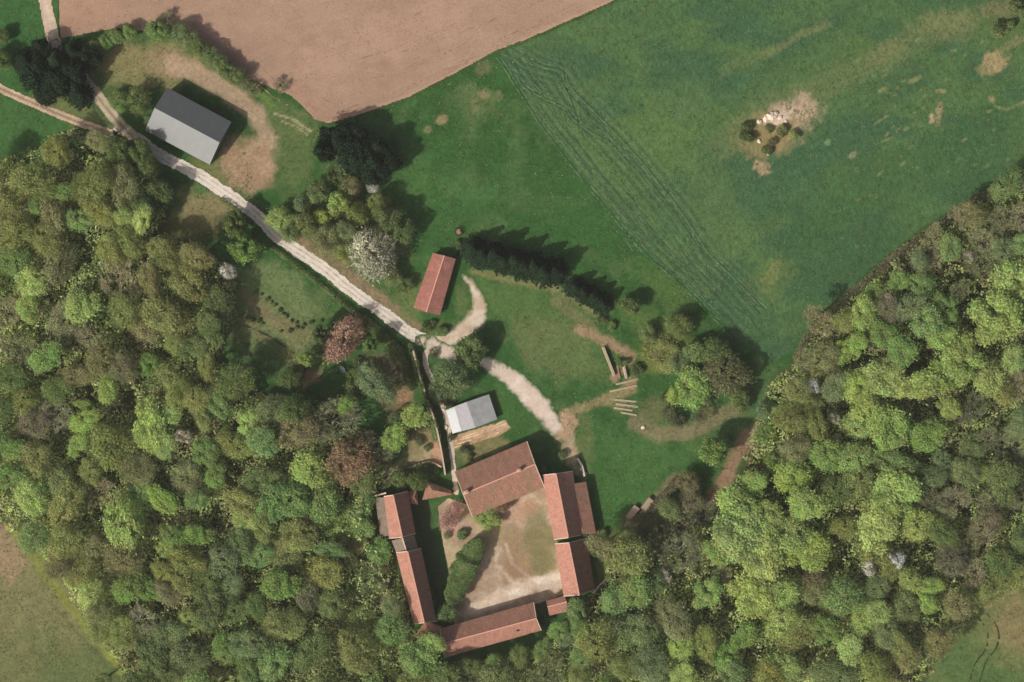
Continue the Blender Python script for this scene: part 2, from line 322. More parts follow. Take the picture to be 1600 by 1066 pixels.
def crop_col(x, y):
    X = x/S+800; Y = 533-y/S
    f = sstep(.35, .65, fbm(X/90, Y/50, 31, 4))[:, None]; c = lin((64, 98, 64))*(1-f)+lin((80, 110, 64))*f
    # drilling direction streaks
    u = (X*0.9-Y*0.43); v = (X*0.43+Y*0.9)
    c = c*(0.86+0.28*fbm(u/50, v/5, 33, 3)[:, None])
    P = [('E',1000,215,120,50,-25,(92,120,64),0.6),('L',[(880,330),(1010,270),(1150,170),(1330,60)],30,(84,112,62),0.5),('L',[(1130,470),(1300,330),(1560,180)],26,(56,92,52),0.45),('E',860,100,60,50,30,(72,102,66),0.6),('E',850,170,60,16,45,(92,118,62),0.5),('E',1060,200,60,70,0,(94,122,68),0.4),
     ('L',[(1130,230),(1180,180),(1260,150),(1330,115),(1390,85),(1450,50),(1500,45)],24,(110,120,76),0.5),('E',1385,80,40,16,-30,(128,126,84),0.4),('E',1480,35,60,22,-10,(124,124,82),0.5),
     ('L',[(1200,85),(1250,55),(1292,38)],7,(124,130,86),0.5),('L',[(1130,110),(1210,75)],10,(112,128,76),0.4),
     ('E',1232,185,52,38,-35,(178,154,128),0.95),('E',1172,232,34,16,40,(150,130,96),0.6),('E',1190,262,16,12,20,(178,152,118),0.8),('E',1165,205,40,30,-50,(112,120,74),0.5),
     ('E',1205,210,40,36,0,(136,128,84),0.85),('E',1216,185,26,12,-20,(216,196,172),0.8),('E',1208,215,26,22,0,(150,130,92),0.7),
     ('E',1400,130,80,30,-20,(62,94,62),0.5),('E',1380,140,10,5,-20,(140,140,84),0.6),('E',1430,124,12,4,-30,(150,146,96),0.7),
     ('E',1467,178,6,20,8,(170,150,116),0.8),('E',1470,143,10,4,0,(150,142,100),0.8),('E',1456,185,5,9,0,(184,162,128),0.8),
     ('E',1555,95,22,20,-30,(172,150,110),0.85),('E',1585,68,24,8,-30,(176,154,120),0.8),('E',1540,110,16,12,0,(150,142,96),0.6),
     ('E',1575,50,50,45,0,(88,110,62),0.7),('E',1570,15,50,16,0,(128,120,84),0.6),('E',1548,155,8,5,40,(160,146,106),0.7),('L',[(1555,165),(1570,172),(1600,160)],2,(142,142,92),0.6),
     ('E',1332,243,10,5,-30,(160,150,120),0.7),('L',[(1365,195),(1385,182)],2,(130,138,86),0.6),('L',[(1378,222),(1394,214)],2,(130,138,86),0.6),('E',1293,222,7,5,-20,(150,164,120),0.5),
     ('E',1490,250,140,60,-20,(64,98,60),0.6),('E',1340,380,120,70,-30,(60,94,56),0.5),('E',1200,440,40,50,30,(96,118,66),0.6),('E',1330,300,120,50,-20,(68,102,58),0.5),('E',1205,430,12,34,25,(122,128,76),0.6),
     ('E',1060,150,60,40,0,(76,106,70),0.4),('E',1120,330,40,90,-35,(90,116,68),0.5),('E',1130,230,14,30,0,(80,108,70),0.4),('E',1170,500,60,50,40,(66,98,62),0.5),('E',1270,480,60,20,-40,(58,94,58),0.5),
     ('L',[(1600,262),(1520,312),(1440,362),(1385,405),(1330,455),(1275,505),(1240,550)],3.5,(150,124,96),0.75)]
    for i in range(70):
        a = random.Random(i+400); bx, by = a.uniform(1330, 1600), a.uniform(60, 320)
        P.append(('E',bx,by,a.uniform(2, 7),a.uniform(1.5, 3),-30+a.uniform(-20, 20),(136,142,92),0.5))
    tr = lambda L, a, b: [(x+a, y+b) for x, y in L]
    for k, (L, a, b) in enumerate([(TRK2, 0, 0), (TRK2, 9, -6), (TRK2, -10, 8), (TRK2, -19, 15), (TRK1, 2, -2), (TRK1, 12, -9), (TRK1, 21, -16), (TRK2, 18, -12)]):
        P.append(('L', tr(L, a, b), 2.6, (52, 80, 58), 0.5 if k < 6 else .35)); P.append(('L', tr(L, a+4, b-3), 1.8, (98, 124, 84), 0.4))
    return apply_patches(c, X, Y, P, 77)
def plough_col(x, y):
    X = x/S+800; Y = 533-y/S
    f = fbm(X/120, Y/70, 41, 4)[:, None]; c = lin((160, 130, 108))*(1-f)+lin((178, 148, 124))*f
    u = X*0.92-Y*0.40; v = X*0.40+Y*0.92
    c = c*(0.93+0.14*fbm(u/160, v/2.6, 43, 3)[:, None])
    q1 = (X*0.6+Y*0.8); q2 = (X*0.8-Y*0.6); near = 1-sstep(0, 70, sd_line(X, Y, [(380,110),(450,150),(510,195)], 0)[0])
    c = c*(1-near[:, None]*(0.16*vnoise(q2/40, q1/2.5, 4)[:, None]))
    P = [('E',460,170,80,40,30,(172,134,114),0.5),('E',600,60,160,40,-20,(182,150,128),0.5),('E',130,20,60,40,0,(180,140,116),0.5),('E',320,40,60,20,30,(186,150,130),0.4),
         ('L',[(510,192),(640,150),(790,75),(955,2)],3,(186,150,124),0.7)]
    return apply_patches(c, X, Y, P, 99)
def flat_col(a, b, sc=14, seed=0, patches=()):
    def f(x, y):
        X = x/S+800; Y = 533-y/S; n = fbm(X/sc, Y/sc, seed+50, 4)[:, None]
        n = sstep(.3, .7, n)
        return apply_patches(lin(a)*(1-n)+lin(b)*n, X, Y, list(patches), seed+200)
    return f
def grid_mesh(name, xs, ys, z, colfn, mat, keep=None, relief=0.0, mvfn=None):
    gx, gy = np.meshgrid(xs, ys); x = gx.ravel(); y = gy.ravel(); nx_, ny_ = len(xs), len(ys)
    j, i = np.meshgrid(np.arange(ny_-1), np.arange(nx_-1), indexing='ij')
    a = (j*nx_+i).ravel(); F = np.stack([a, a+1, a+1+nx_, a+nx_], 1)
    if keep is not None:
        cx = x[F].mean(1); cy = y[F].mean(1); F = F[keep(cx, cy)]
        used = np.unique(F); mp = np.full(len(x), -1); mp[used] = np.arange(len(used)); F = mp[F]; x = x[used]; y = y[used]
        if mvfn: x, y = mvfn(x, y)
    zz = np.full(len(x), z)
    if relief: zz = zz+relief*fbm(x/1.2, y/1.2, 3, 2)
    me = npmesh(name, np.stack([x, y, zz], 1), F, mat, col=colfn(x, y))
    o = link(name, me); tag(o, kind='structure'); return o
def sheet(name, z, colfn, mat, poly=None, line=None, w=None, step=0.5, warp=0.0, fade=0.0, wsc=6.0):
    """a ground layer cut to a polygon or a band round a line (photo px); ragged edge by warp (px)"""
    P = poly if poly else line; wm = 0 if poly else float(np.max(w))
    xs_ = [p[0] for p in P]; ys_ = [p[1] for p in P]; mg = wm+warp+8
    x0, y1 = W(min(xs_)-mg, min(ys_)-mg); x1, y0 = W(max(xs_)+mg, max(ys_)+mg)
    xs = np.arange(x0, x1+step, step); ys = np.arange(y0, y1+step, step)
    def sd(x, y):
        X = x/S+800; Y = 533-y/S
        if warp:
            wx = (fbm(X/wsc, Y/wsc, 61, 3)-.5)*2*warp; wy = (fbm(X/wsc, Y/wsc, 67, 3)-.5)*2*warp
        else: wx = wy = np.zeros_like(X)
        if poly:
            d, qx, qy = sd_poly(X+wx, Y+wy, P); return d, (qx-X-wx), (qy-Y-wy)
        d, qx, qy, ww = sd_line(X+wx, Y+wy, P, w); r = np.hypot(X+wx-qx, Y+wy-qy)+1e-6
        return d, (qx-X-wx)/r*np.maximum(r-ww, 0), (qy-Y-wy)/r*np.maximum(r-ww, 0)
    keep = lambda cx, cy: sd(cx, cy)[0] < 0
    def mv(x, y):
        d, dx, dy = sd(x, y); out = (d > 0); x = x.copy(); y = y.copy()
        x[out] += dx[out]*S; y[out] -= dy[out]*S; return x, y
    def cf(x, y):
        c = colfn(x, y)
        if fade:
            k = sstep(0, fade, -sd(x, y)[0]+(fbm(x*1.3, y*1.3, 71, 3)-.5)*fade*.8)[:, None]; c = base_col(x, y)*(1-k)+c*k
        return c
    return grid_mesh(name, xs, ys, z, cf, mat, keep, 0, mv)

fine_x = np.arange(-172, 172.1, 0.6); fine_y = np.arange(-118, 118.1, 0.6)
far = np.array([400, 700, 1200, 2500.0])
grid_mesh('ground', np.concatenate([-far[::-1], [-250], fine_x, [250], far]), np.concatenate([-far[::-1], [-190], fine_y, [190], far]), 0, base_col, M['grass'])
PLOUGH = [(91,-150),(91,30),(95,60),(140,52),(185,44),(240,50),(262,42),(300,60),(340,85),(375,112),(400,128),(425,138),(452,148),(475,168),(490,186),(512,193),(560,180),(640,151),(700,120),(780,77),(822,62),(955,3),(1250,-150)]
CROP = [(955,5),(1255,-150),(1800,-150),(1800,140),(1600,258),(1520,308),(1440,358),(1385,400),(1330,450),(1275,500),(1240,548),(1205,572),(1175,548),(1150,528),(1080,458),(1000,385),(920,290),(850,200),(806,130),(776,82),(820,66)]
sheet('crop_field', 0.03, crop_col, M['crop'], poly=CROP, step=0.45, warp=1.5, fade=4)
sheet('ploughed_field', 0.05, plough_col, M['soil'], poly=PLOUGH, step=0.5, warp=1.2)
LANE = spline([(186,205),(215,218),(250,243),(300,268),(350,300),(400,336),(440,375),(500,415),(550,455),(600,490),(640,520),(672,535)], 5)
road_c = flat_col((214, 202, 184), (224, 214, 200), 8, 1)
sheet('farm_lane', 0.06, road_c, M['gravel'], line=LANE, w=10.0, step=0.45, warp=2.2, wsc=7)
sheet('lane_bend', 0.08, flat_col((192, 170, 144), (214, 198, 176), 12, 2), M['gravel'], line=spline([(660,532),(690,535),(718,520),(742,500),(750,478),(740,452),(727,430)], 5), w=np.interp(np.arange(31), [0, 6, 15, 20, 30], [12, 13, 17, 13, 5]), step=0.45, warp=4.5, fade=8, wsc=14)
sheet('yard_track', 0.10, flat_col((204, 184, 166), (218, 202, 184), 9, 3), M['gravel'], line=spline([(675,540),(700,552),(735,560),(770,572),(800,592),(830,620),(850,645),(866,670)], 4), w=np.interp(np.arange(29), [0, 8, 12, 16, 24, 28], [14, 12, 13, 18, 19, 14]), step=0.45, warp=5, fade=9, wsc=16)
sheet('house_lane', 0.12, flat_col((190, 176, 158), (204, 190, 170), 8, 4), M['gravel'], line=spline([(674,540),(664,558),(669,580),(683,612),(696,650),(704,690),(709,735),(713,770)], 4), w=4.2, step=0.4, warp=1.2)
sheet('north_track', 0.06, flat_col((196, 170, 146), (208, 186, 162), 6, 5, [('L',[(70,0),(84,64)],2,(214,196,176),0.6)]), M['gravel'], line=[(60,-60),(70,0),(78,40),(86,72)], w=[10,10,10,11], step=0.45, warp=1.2)
sheet('wood_track', 0.07, flat_col((188, 168, 142), (200, 182, 158), 5, 6, [('L',[(140,135),(175,180),(205,212)],2.2,(110,108,72),0.7)]), M['gravel'], line=spline([(86,70),(112,100),(142,136),(160,160),(182,188),(208,214)], 4), w=np.interp(np.arange(21), [0, 20], [9, 10]), step=0.4, warp=2, fade=2)
sheet('west_track', 0.06, flat_col((188, 160, 136), (204, 178, 152), 6, 7, [('L',spline([(-60,105),(0,138),(60,165),(120,190),(190,214)], 4),1.8,(122,112,78),0.85)]), M['gravel'], line=spline([(-60,105),(0,138),(60,165),(120,190),(190,214)], 4), w=6.5, step=0.4, warp=1.5)
COURT = [(684,792),(700,778),(735,790),(856,760),(872,850),(884,928),(836,945),(735,972),(712,985),(706,960),(702,905),(692,850)]
sheet('courtyard', 0.04, flat_col((166, 144, 118), (186, 166, 142), 16, 8, [
    ('E',820,870,44,70,10,(150,128,94),0.85),('E',845,845,30,70,-8,(120,118,78),0.75),('L',[(738,800),(775,830),(742,862)],12,(158,148,100),0.7),
    ('L',[(742,952),(780,935),(820,915),(876,905)],13,(214,194,172),0.8),('E',855,905,26,7,-8,(222,208,190),0.8),('E',812,925,20,6,-5,(224,210,194),0.7),('E',860,915,20,10,0,(196,180,160),0.6),
    ('L',[(775,850),(775,880),(800,910),(830,925)],4,(208,182,162),0.7),('L',[(790,850),(800,880),(830,905)],3,(204,178,158),0.6),('E',800,890,30,16,30,(146,118,96),0.5),
    ('E',700,830,26,16,0,(196,150,132),0.6),('E',700,880,20,50,0,(190,172,136),0.8),('E',815,800,30,16,-20,(178,140,114),0.7),('E',762,845,30,30,0,(176,158,116),0.6)]),
    M['dirt'], poly=COURT, step=0.4)
sheet('kitchen_bed', 0.05, flat_col((168, 134, 106), (190, 158, 128), 8, 9), M['dirt'], poly=[(702,682),(740,671),(790,655),(799,668),(780,682),(722,700),(706,706)], step=0.4, warp=2, fade=2)

def strips(name, lines, w, colr, z, mat, dash=0.0, seed=0):
    V = []; F = []; C = []; rnd = random.Random(seed)
    for L in lines:
        pts = np.array([W(*p) for p in spline(L, 12)])
        seg = np.hypot(*np.diff(pts, axis=0).T).cumsum(); n = max(int(seg[-1]/0.8), 3)
        t = np.linspace(0, seg[-1], n); sg = np.concatenate([[0], seg]); x = np.interp(t, sg, pts[:, 0]); y = np.interp(t, sg, pts[:, 1])
        dx = np.gradient(x); dy = np.gradient(y); l = np.hypot(dx, dy); nx, ny = -dy/l, dx/l
        wob = (fbm(t/3, t*0+seed, seed, 2)-.5)*0.5; b0 = len(V)
        for i in range(n):
            ww = w*(0.35+1.1*float(vnoise(np.array(t[i]/2.2), np.array(float(seed)), 3)))/2; cx, cy = x[i]+nx[i]*wob[i], y[i]+ny[i]*wob[i]
            V += [(cx-nx[i]*ww, cy-ny[i]*ww, z), (cx+nx[i]*ww, cy+ny[i]*ww, z)]
            C += [lin(colr)*rnd.uniform(.8, 1.2)]*2
            if i and not (dash and rnd.random() < dash): F.append((b0+2*i-2, b0+2*i, b0+2*i+1, b0+2*i-1))
    o = link(name, npmesh(name, V, F, mat, col=np.array(C))); tag(o, kind='structure'); return o
def off(L, dx, dy): return [(x+dx, y+dy) for x, y in L]
T1 = [(778,88),(806,132),(850,200),(920,290),(1000,385),(1080,458),(1150,530)]
T2 = [(785,75),(820,98),(845,108),(872,116),(893,150),(940,196),(1000,262),(1060,338),(1100,398),(1150,448),(1188,490)]
T3 = [(800,112),(815,138),(840,152),(880,172),(895,190),(915,206),(945,222)]
T4 = [(880,105),(885,135),(898,170),(905,195)]
T5 = [(955,355),(975,378),(993,400)]
T6 = [(868,180),(905,225),(950,285),(1000,340),(1030,372)]
T7 = [(790,95),(830,125),(870,185)]
TB = [(1542,958),(1560,985),(1556,1012),(1540,1035),(1528,1075)]
dark = [T1, T2, off(T2, 8, -5), off(T2[4:], 3, -2), T3, off(T3, 4, -4), T4, T5, off(T5, 7, -5), T6, off(T7, 3, -3), off(T6, -9, 7), [(1130,470),(1165,490),(1185,515)]]
strips('wheel_ruts', dark, 0.34, (56, 84, 58), 0.055, M['rut'], 0.1, 1)
strips('rut_edges', [off(L, 1.8, -1.4) for L in dark[:9]]+[off(T1, -2, 2)], 0.32, (96, 122, 82), 0.062, M['rut'], 0.4, 2)
strips('lane_ruts', [off(LANE[::5]+[LANE[-1]], 2.2, -2.8), off(LANE[::5]+[LANE[-1]], -2.2, 2.8)], 0.55, (198, 186, 168), 0.068, M['rut'], 0.0, 10)
rb = random.Random(12); band = []
for q in range(75):
    f = rb.uniform(.05, .95); i0 = rb.uniform(0, len(T2)-2.2); a_, b_ = int(i0), i0-int(i0)
    def pt(u, f=f):
        k0 = min(int(u), len(T2)-2); w0 = u-k0; p = (T2[k0][0]*(1-w0)+T2[k0+1][0]*w0, T2[k0][1]*(1-w0)+T2[k0+1][1]*w0)
        v = min(u/(len(T2)-1)*(len(T1)-1), len(T1)-1.001); k1 = int(v); w1 = v-k1; r_ = (T1[k1][0]*(1-w1)+T1[k1+1][0]*w1, T1[k1][1]*(1-w1)+T1[k1+1][1]*w1)
        return (p[0]*f+r_[0]*(1-f), p[1]*f+r_[1]*(1-f))
    band.append([pt(i0), pt(i0+.45), pt(min(i0+rb.uniform(.7, 1.6), len(T2)-1.01))])
strips('crop_tramlines', band, 0.26, (60, 86, 58), 0.058, M['rut'], 0.3, 8)
strips('crop_tramline_edges', [off(L, 1.6, -1.2) for L in band[::2]], 0.24, (94, 122, 82), 0.064, M['rut'], 0.35, 9)
strips('tractor_track', [TB, off(TB, -17, 3)], 0.5, (56, 66, 40), 0.02, M['rut'], 0.35, 3)
strips('field_margin', [[(512,195),(560,182),(640,153),(700,122),(780,79),(822,64),(957,5)], [(91,-20),(91,30),(94,58)]], 0.6, (66, 84, 46), 0.07, M['rut'], 0.0, 4)  # thin dark green line along the field edges
rf = random.Random(8)
strips('furrows', [[(512+d*1.0, 188-d*.9), (640+d*.6, 146-d*1.0), (785+d*.5, 72-d*1.0), (900+d*.4, 20-d)] for d in (4, 9, 15)]+[[(x0, y0), (x0+120, y0-40), (x0+rf.uniform(180, 300), y0-105)] for x0, y0 in [(rf.uniform(110, 620), rf.uniform(60, 175)) for _ in range(26)] if sd_poly(np.array([x0+0.0]), np.array([y0+0.0]), PLOUGH)[0][0] < -12]+[[(390,120),(440,160),(500,188)],[(400,98),(450,142),(520,186)],[(410,80),(470,130),(540,178)],[(300,50),(360,88),(420,130)]], 0.3, (156, 126, 105), 0.072, M['rut'], 0.4, 5)
strips('seed_rows', [[(710,690),(750,678),(792,662)],[(708,700),(750,688),(780,676)],[(722,684),(760,670),(788,658)],[(712,695),(745,685),(770,678)]], 0.35, (206, 184, 146), 0.07, M['rut'], 0.15, 6)
strips('garden_edging', [[(384,508),(425,528),(450,545)],[(466,602),(476,580),(482,562)]], 0.5, (58, 62, 42), 0.03, M['rut'], 0.1, 7)

# ------------------------------------------------------------------ buildings
def quadgrid(A, B, C_, D, nu, nv, sag=0.03, th=0.18, seed=0):
    """slab between four corners A-B (ridge) and D-C (eave), local coords, with a little unevenness"""
    A, B, C_, D = [np.array(p, float) for p in (A, B, C_, D)]; r = random.Random(seed); V = []; F = []
    for lay in (0, 1):
        for j in range(nv+1):
            for i in range(nu+1):
                u, v = i/nu, j/nv; p = (A*(1-u)+B*u)*(1-v)+(D*(1-u)+C_*u)*v
                p = p.copy(); p[2] += (0 if lay == 0 else -th)
                if 0 < i < nu and 0 < j < nv and lay == 0: p[2] += r.uniform(-sag, sag)
                V.append(tuple(p))
    n = (nu+1)*(nv+1); q = lambda i, j, l: l*n+j*(nu+1)+i
    for j in range(nv):
        for i in range(nu):
            F.append((q(i, j, 0), q(i+1, j, 0), q(i+1, j+1, 0), q(i, j+1, 0))); F.append((q(i, j, 1), q(i, j+1, 1), q(i+1, j+1, 1), q(i+1, j, 1)))
    for i in range(nu):
        F.append((q(i, 0, 0), q(i, 0, 1), q(i+1, 0, 1), q(i+1, 0, 0))); F.append((q(i, nv, 0), q(i+1, nv, 0), q(i+1, nv, 1), q(i, nv, 1)))
    for j in range(nv):
        F.append((q(0, j, 0), q(0, j+1, 0), q(0, j+1, 1), q(0, j, 1))); F.append((q(nu, j, 0), q(nu, j, 1), q(nu, j+1, 1), q(nu, j+1, 0)))
    return V, F
def box(x0, y0, z0, x1, y1, z1):
    V = [(x, y, z) for z in (z0, z1) for y in (y0, y1) for x in (x0, x1)]
    return V, [(0,2,3,1),(4,5,7,6),(0,1,5,4),(2,6,7,3),(0,4,6,2),(1,3,7,5)]
def join(parts):
    V = []; F = []
    for v, f in parts:
        b = len(V); V += list(v); F += [tuple(i+b for i in q) for q in f]
    return V, F
class Frame:
    def __init__(s, p1, p2):
        a = np.array(W(*p1)); b = np.array(W(*p2)); s.o = (a+b)/2; d = b-a; s.a = math.atan2(d[1], d[0]); s.c, s.s = math.cos(s.a), math.sin(s.a)
    def __call__(s, p, z=None):
        w = np.array(W(*p))-s.o; r = (w[0]*s.c+w[1]*s.s, -w[0]*s.s+w[1]*s.c); return r if z is None else (r[0], r[1], z)
def gable(name, label, cat, ridge, up, dn, hr, hu, hd, mats, wallmat, extras=(), cap='ridge', sag=0.03, over=0.35, seed=0, doors=(), vergew=True):
    """ridge=(p1,p2) left to right; up=(q1,q2) eave on the upper side of the picture, dn=(s1,s2) eave on the lower side"""
    fr = Frame(*ridge); t = empty(name, (fr.o[0], fr.o[1], 0), fr.a); tag(t, label, cat)
    P1, P2 = fr(ridge[0], hr), fr(ridge[1], hr); U1, U2 = fr(up[0], hu), fr(up[1], hu); D1, D2 = fr(dn[0], hd), fr(dn[1], hd)
    L = max(2, int(abs(P2[0]-P1[0])/1.2)); k = max(2, int(abs(U1[1]-P1[1])/1.2)); k2 = max(2, int(abs(D1[1]-P1[1])/1.2))
    r1 = mk('roof_slope', *quadgrid(P1, P2, U2, U1, L, k, sag, 0.18, seed+1), mats[0], t)
    r2 = mk('roof_slope', *quadgrid(P2, P1, D1, D2, L, k2, sag, 0.18, seed+2), mats[-1], t)
    # walls: inset footprint with gable ends
    def ins(p, q, f): return tuple(np.array(p)*(1-f)+np.array(q)*f)
    e = over/abs(P2[0]-P1[0]); fu = over/abs(U1[1]-P1[1]); fd = over/abs(D1[1]-P1[1])
    def under(a, b, f, dz=0.2): p = ins(a, b, f); return (p[0], p[1], p[2]-dz)
    pts = []
    for (p, u, d, sgn) in ((P1, U1, D1, 1), (P2, U2, D2, -1)):
        sh = over*sgn
        a = under(u, p, fu); b = under(p, p, 0); c = under(d, p, fd)
        pts.append([(a[0]+sh, a[1], a[2]), (b[0]+sh, b[1], b[2]), (c[0]+sh, c[1], c[2])])
    (a1, b1, c1), (a2, b2, c2) = pts; g = lambda p: (p[0], p[1], 0.0)
    V = [a1, b1, c1, g(c1), g(a1), a2, b2, c2, g(c2), g(a2)]
    F = [(0,1,2,3,4), (5,9,8,7,6), (0,4,9,5), (2,7,8,3)]
    mk('wall', V, F, wallmat, t)
    if cap:
        w = 0.22; cv, cf = box(min(P1[0], P2[0])-0.02, -w, -0.03, max(P1[0], P2[0])+0.02, w, 0.1)
        yy = lambda x: P1[1]+(P2[1]-P1[1])*(x-P1[0])/(P2[0]-P1[0])
        cv = [(x, y*0.9+yy(x), z+hr) for x, y, z in cv]; mk('ridge_cap', cv, cf, M[cap], r1)
    if vergew:
        for (p, u, d, sgn) in ((P1, U1, D1, -1), (P2, U2, D2, 1)):
            for a, b, par in ((p, u, r1), (p, d, r2)):
                a = np.array(a); b = np.array(b); x = 0.24*sgn
                A = [(a[0], a[1], a[2]+0.06), (a[0]+x, a[1], a[2]+0.06), (b[0]+x, b[1], b[2]+0.06), (b[0], b[1], b[2]+0.06)]
                B = [(q[0], q[1], q[2]-0.32) for q in A]
                mk('verge', A+B, [(0,1,2,3),(4,7,6,5),(0,4,5,1),(1,5,6,2),(2,6,7,3),(3,7,4,0)], M['verge'], par)
    # doors and windows on the long walls: (side, position 0..1, kind, width)
    for side, f, kind, w in doors:
        A, B = (a1, a2) if side == 'u' else (c1, c2)
        A = np.array(A); B = np.array(B); c = A*(1-f)+B*f; sg = 1 if c[1] > b1[1] else -1; y = c[1]
        sl = math.atan2(B[1]-A[1], B[0]-A[0])
        z0, z1 = (0.02, min(2.3 if w < 2 else 3.2, c[2]-0.2)) if kind == 'door' else (1.0, min(2.1, c[2]-0.2))
        def place(bv, bf): return [(c[0]+x*math.cos(sl)-yq*math.sin(sl), y+x*math.sin(sl)+yq*math.cos(sl), z) for x, yq, z in bv], bf
        if kind == 'door':
            d = mk('door', *place(*box(-w/2, -0.05*sg, z0, w/2, 0.05*sg, z1)), M['door'], t); mk('door_handle', *place(*box(w/2-0.2, 0.05*sg, 1.0, w/2-0.1, 0.1*sg, 1.1)), M['dark'], d)
        else:
            d = mk('window', *place(*box(-w/2, -0.05*sg, z0, w/2, 0.04*sg, z1)), M['glass'], t)
            fp = [box(-w/2-.08, 0, z0-.08, w/2+.08, 0.07*sg, z0), box(-w/2-.08, 0, z1, w/2+.08, 0.07*sg, z1+.08), box(-w/2-.08, 0, z0, -w/2, 0.07*sg, z1), box(w/2, 0, z0, w/2+.08, 0.07*sg, z1)]
            mk('window_frame', *place(*join(fp)), M['white'], d)
    for ex in extras: ex(t, fr, r1, r2)
    return t
def on_slope(kind, px, hgt, size):
    def f(t, fr, r1, r2):
        x, y = fr(px); s = size
        if kind == 'chimney':
            c = mk('chimney', *box(x-s/2, y-s*.35, hgt-1.2, x+s/2, y+s*.35, hgt+0.9), M['brick'], r1 if y > 0 else r2); 
            mk('chimney_pot', *box(x-s*.15, y-s*.15, hgt+0.9, x+s*.15, y+s*.15, hgt+1.25), M['ridge'], t)
        else: mk('skylight', *box(x-s/2, y-s/2, hgt-0.2, x+s/2, y+s/2, hgt+0.12), M['glass'], r1 if y > 0 else r2)
    return f
dw = lambda side, *ps: tuple((side, p, k, w) for p, k, w in ps)
gable('metal_barn', 'large grey steel-roofed barn beside the lane near the ploughed field', 'barn', ((246.5,172),(347,225.5)), ((264,139),(364,192.5)), ((229.5,205.5),(330,259)), 8.9, 5.2, 5.2, [M['metalroof']], M['steelwall'], cap=None, sag=0.0, vergew=False, doors=dw('d', (.3, 'door', 4), (.7, 'door', 4)), extras=())
gable('small_barn', 'small red-tiled barn standing alone in the bend of the lane', 'barn', ((666.5,488),(694.5,400)), ((646,481),(676.5,395.5)), ((687.7,493),(712.4,405)), 4.2, 2.7, 2.7, [M['tileR']], M['stone'], sag=0.05, doors=dw('d', (.25, 'door', 3), (.7, 'door', 1.2)), vergew=False)
shed = gable('garden_shed', 'low shed with pale grey sheet roof and bright sunlit eave strip above the farmhouse', 'shed', ((743,668),(729,628)), ((708,677),(697.7,640)), ((777,655),(764,616)), 2.9, 2.3, 2.2, [M['pale'], M['fibro']], M['render_'], cap=None, sag=0.03, vergew=False, doors=dw('u', (.5, 'door', 1.2)))  # east slope gets a darker sheet colour as its shaded side
fr = Frame((743,668),(729,628))
mk('roof_sheet', *quadgrid(fr((721.5,673),2.62), fr((710.5,635.5),2.62), fr((697,640.3),2.42), fr((707.3,677.5),2.42), 6, 3, 0.02, 0.06, 5), M['white'], shed)  # brighter lit sheet at the west eave, its sunlight painted as white
gable('farmhouse', 'large red-tiled farmhouse across the north side of the courtyard', 'farmhouse', ((725,770),(835,724)), ((711,736),(822.5,689)), ((739,806),(850,761)), 9.2, 5.2, 5.0, [M['tileA'], M['tileC']], M['stone'], sag=0.07, seed=11,
      extras=[on_slope('chimney', (729,767), 9.6, 1.5), on_slope('chimney', (811,733), 9.7, 1.3)], doors=dw('d', (.2,'window',1.1),(.35,'door',1.2),(.5,'window',1.1),(.65,'window',1.1),(.8,'door',1.4))+dw('u', (.3,'window',1.1),(.6,'window',1.1)))
gable('east_barn', 'northern long half of the red-tiled range east of the courtyard', 'barn', ((887,837),(868,739)), ((865,841),(847,742)), ((908,834),(895,736)), 9.2, 5.4, 4.4, [M['tileB']], M['stone'], sag=0.05, seed=21, doors=dw('u', (.3,'door',3),(.7,'door',1.3)))
gable('east_stable', 'southern lower half of the red-tiled range east of the courtyard', 'stable', ((904,926),(888,846)), ((880,929),(867,849)), ((929,919),(916,841)), 9.0, 5.0, 3.4, [M['tileB'], M['tileA']], M['stone'], sag=0.05, seed=31, doors=dw('u', (.3,'door',3),(.7,'window',1)))
gable('lean_to_shed', 'low brown-tiled lean-to along the back of the east range', 'shed', ((910,834),(897,755)), ((908.5,834.3),(895.5,755.4)), ((931,833),(915.5,752)), 4.5, 4.45, 3.2, [M['tileA'], M['tileA']], M['stone'], cap=None, sag=0.04, over=0.15, seed=41, vergew=False, doors=dw('d', (.5,'door',3)))
gable('south_range', 'long red-tiled range closing the south side of the courtyard', 'farm building', ((691,1002.6),(837,963)), ((689,980),(833,939)), ((696,1025),(845,983)), 8.4, 5.4, 5.4, [M['tileA'], M['tileB']], M['stone'], sag=0.06, seed=51,
      extras=[on_slope('skylight', (809,981), 7.0, 0.9)], doors=dw('u', (.2,'door',1.3),(.5,'door',3),(.8,'window',1.1)))
gable('corner_shed', 'tiny red-tiled shed at the southeast corner of the courtyard', 'shed', ((855,946),(885,938)), ((853,937),(882,929)), ((858,960),(889,953)), 5.8, 4.8, 4.6, [M['tileA'], M['tileB']], M['stone'], sag=0.03, seed=61, doors=dw('d', (.5,'door',1)), vergew=False)
gable('west_range', 'long narrow pink-tiled range along the west side of the courtyard', 'farm building', ((664,968),(638.5,859)), ((647,972),(620,862)), ((683,968),(659,856)), 10.4, 6.2, 5.0, [M['tileB'], M['tileA']], M['stone'], sag=0.05, seed=71, doors=dw('d', (.2,'door',3),(.5,'window',1.1),(.8,'door',1.3)))
gable('slate_link', 'short grey-green roofed link between the two western ranges', 'outbuilding', ((636,858),(630,838)), ((620,861),(613,843)), ((654,855),(648,835)), 8.4, 6.4, 4.8, [M['tileG']], M['stone'], sag=0.02, seed=81, vergew=False, cap='verge')
gable('northwest_house', 'pink-tiled block at the northwest corner with mossy grey lean-to', 'house', ((630,836),(616,772)), ((609,839),(601,775)), ((650,832),(638,767)), 9.6, 6.2, 4.8, [M['tileB'], M['tileA']], M['stone'], sag=0.05, seed=91,
      extras=[on_slope('skylight', (616,802), 7.9, 0.8)], doors=dw('d', (.4,'door',1.2),(.75,'window',1)))
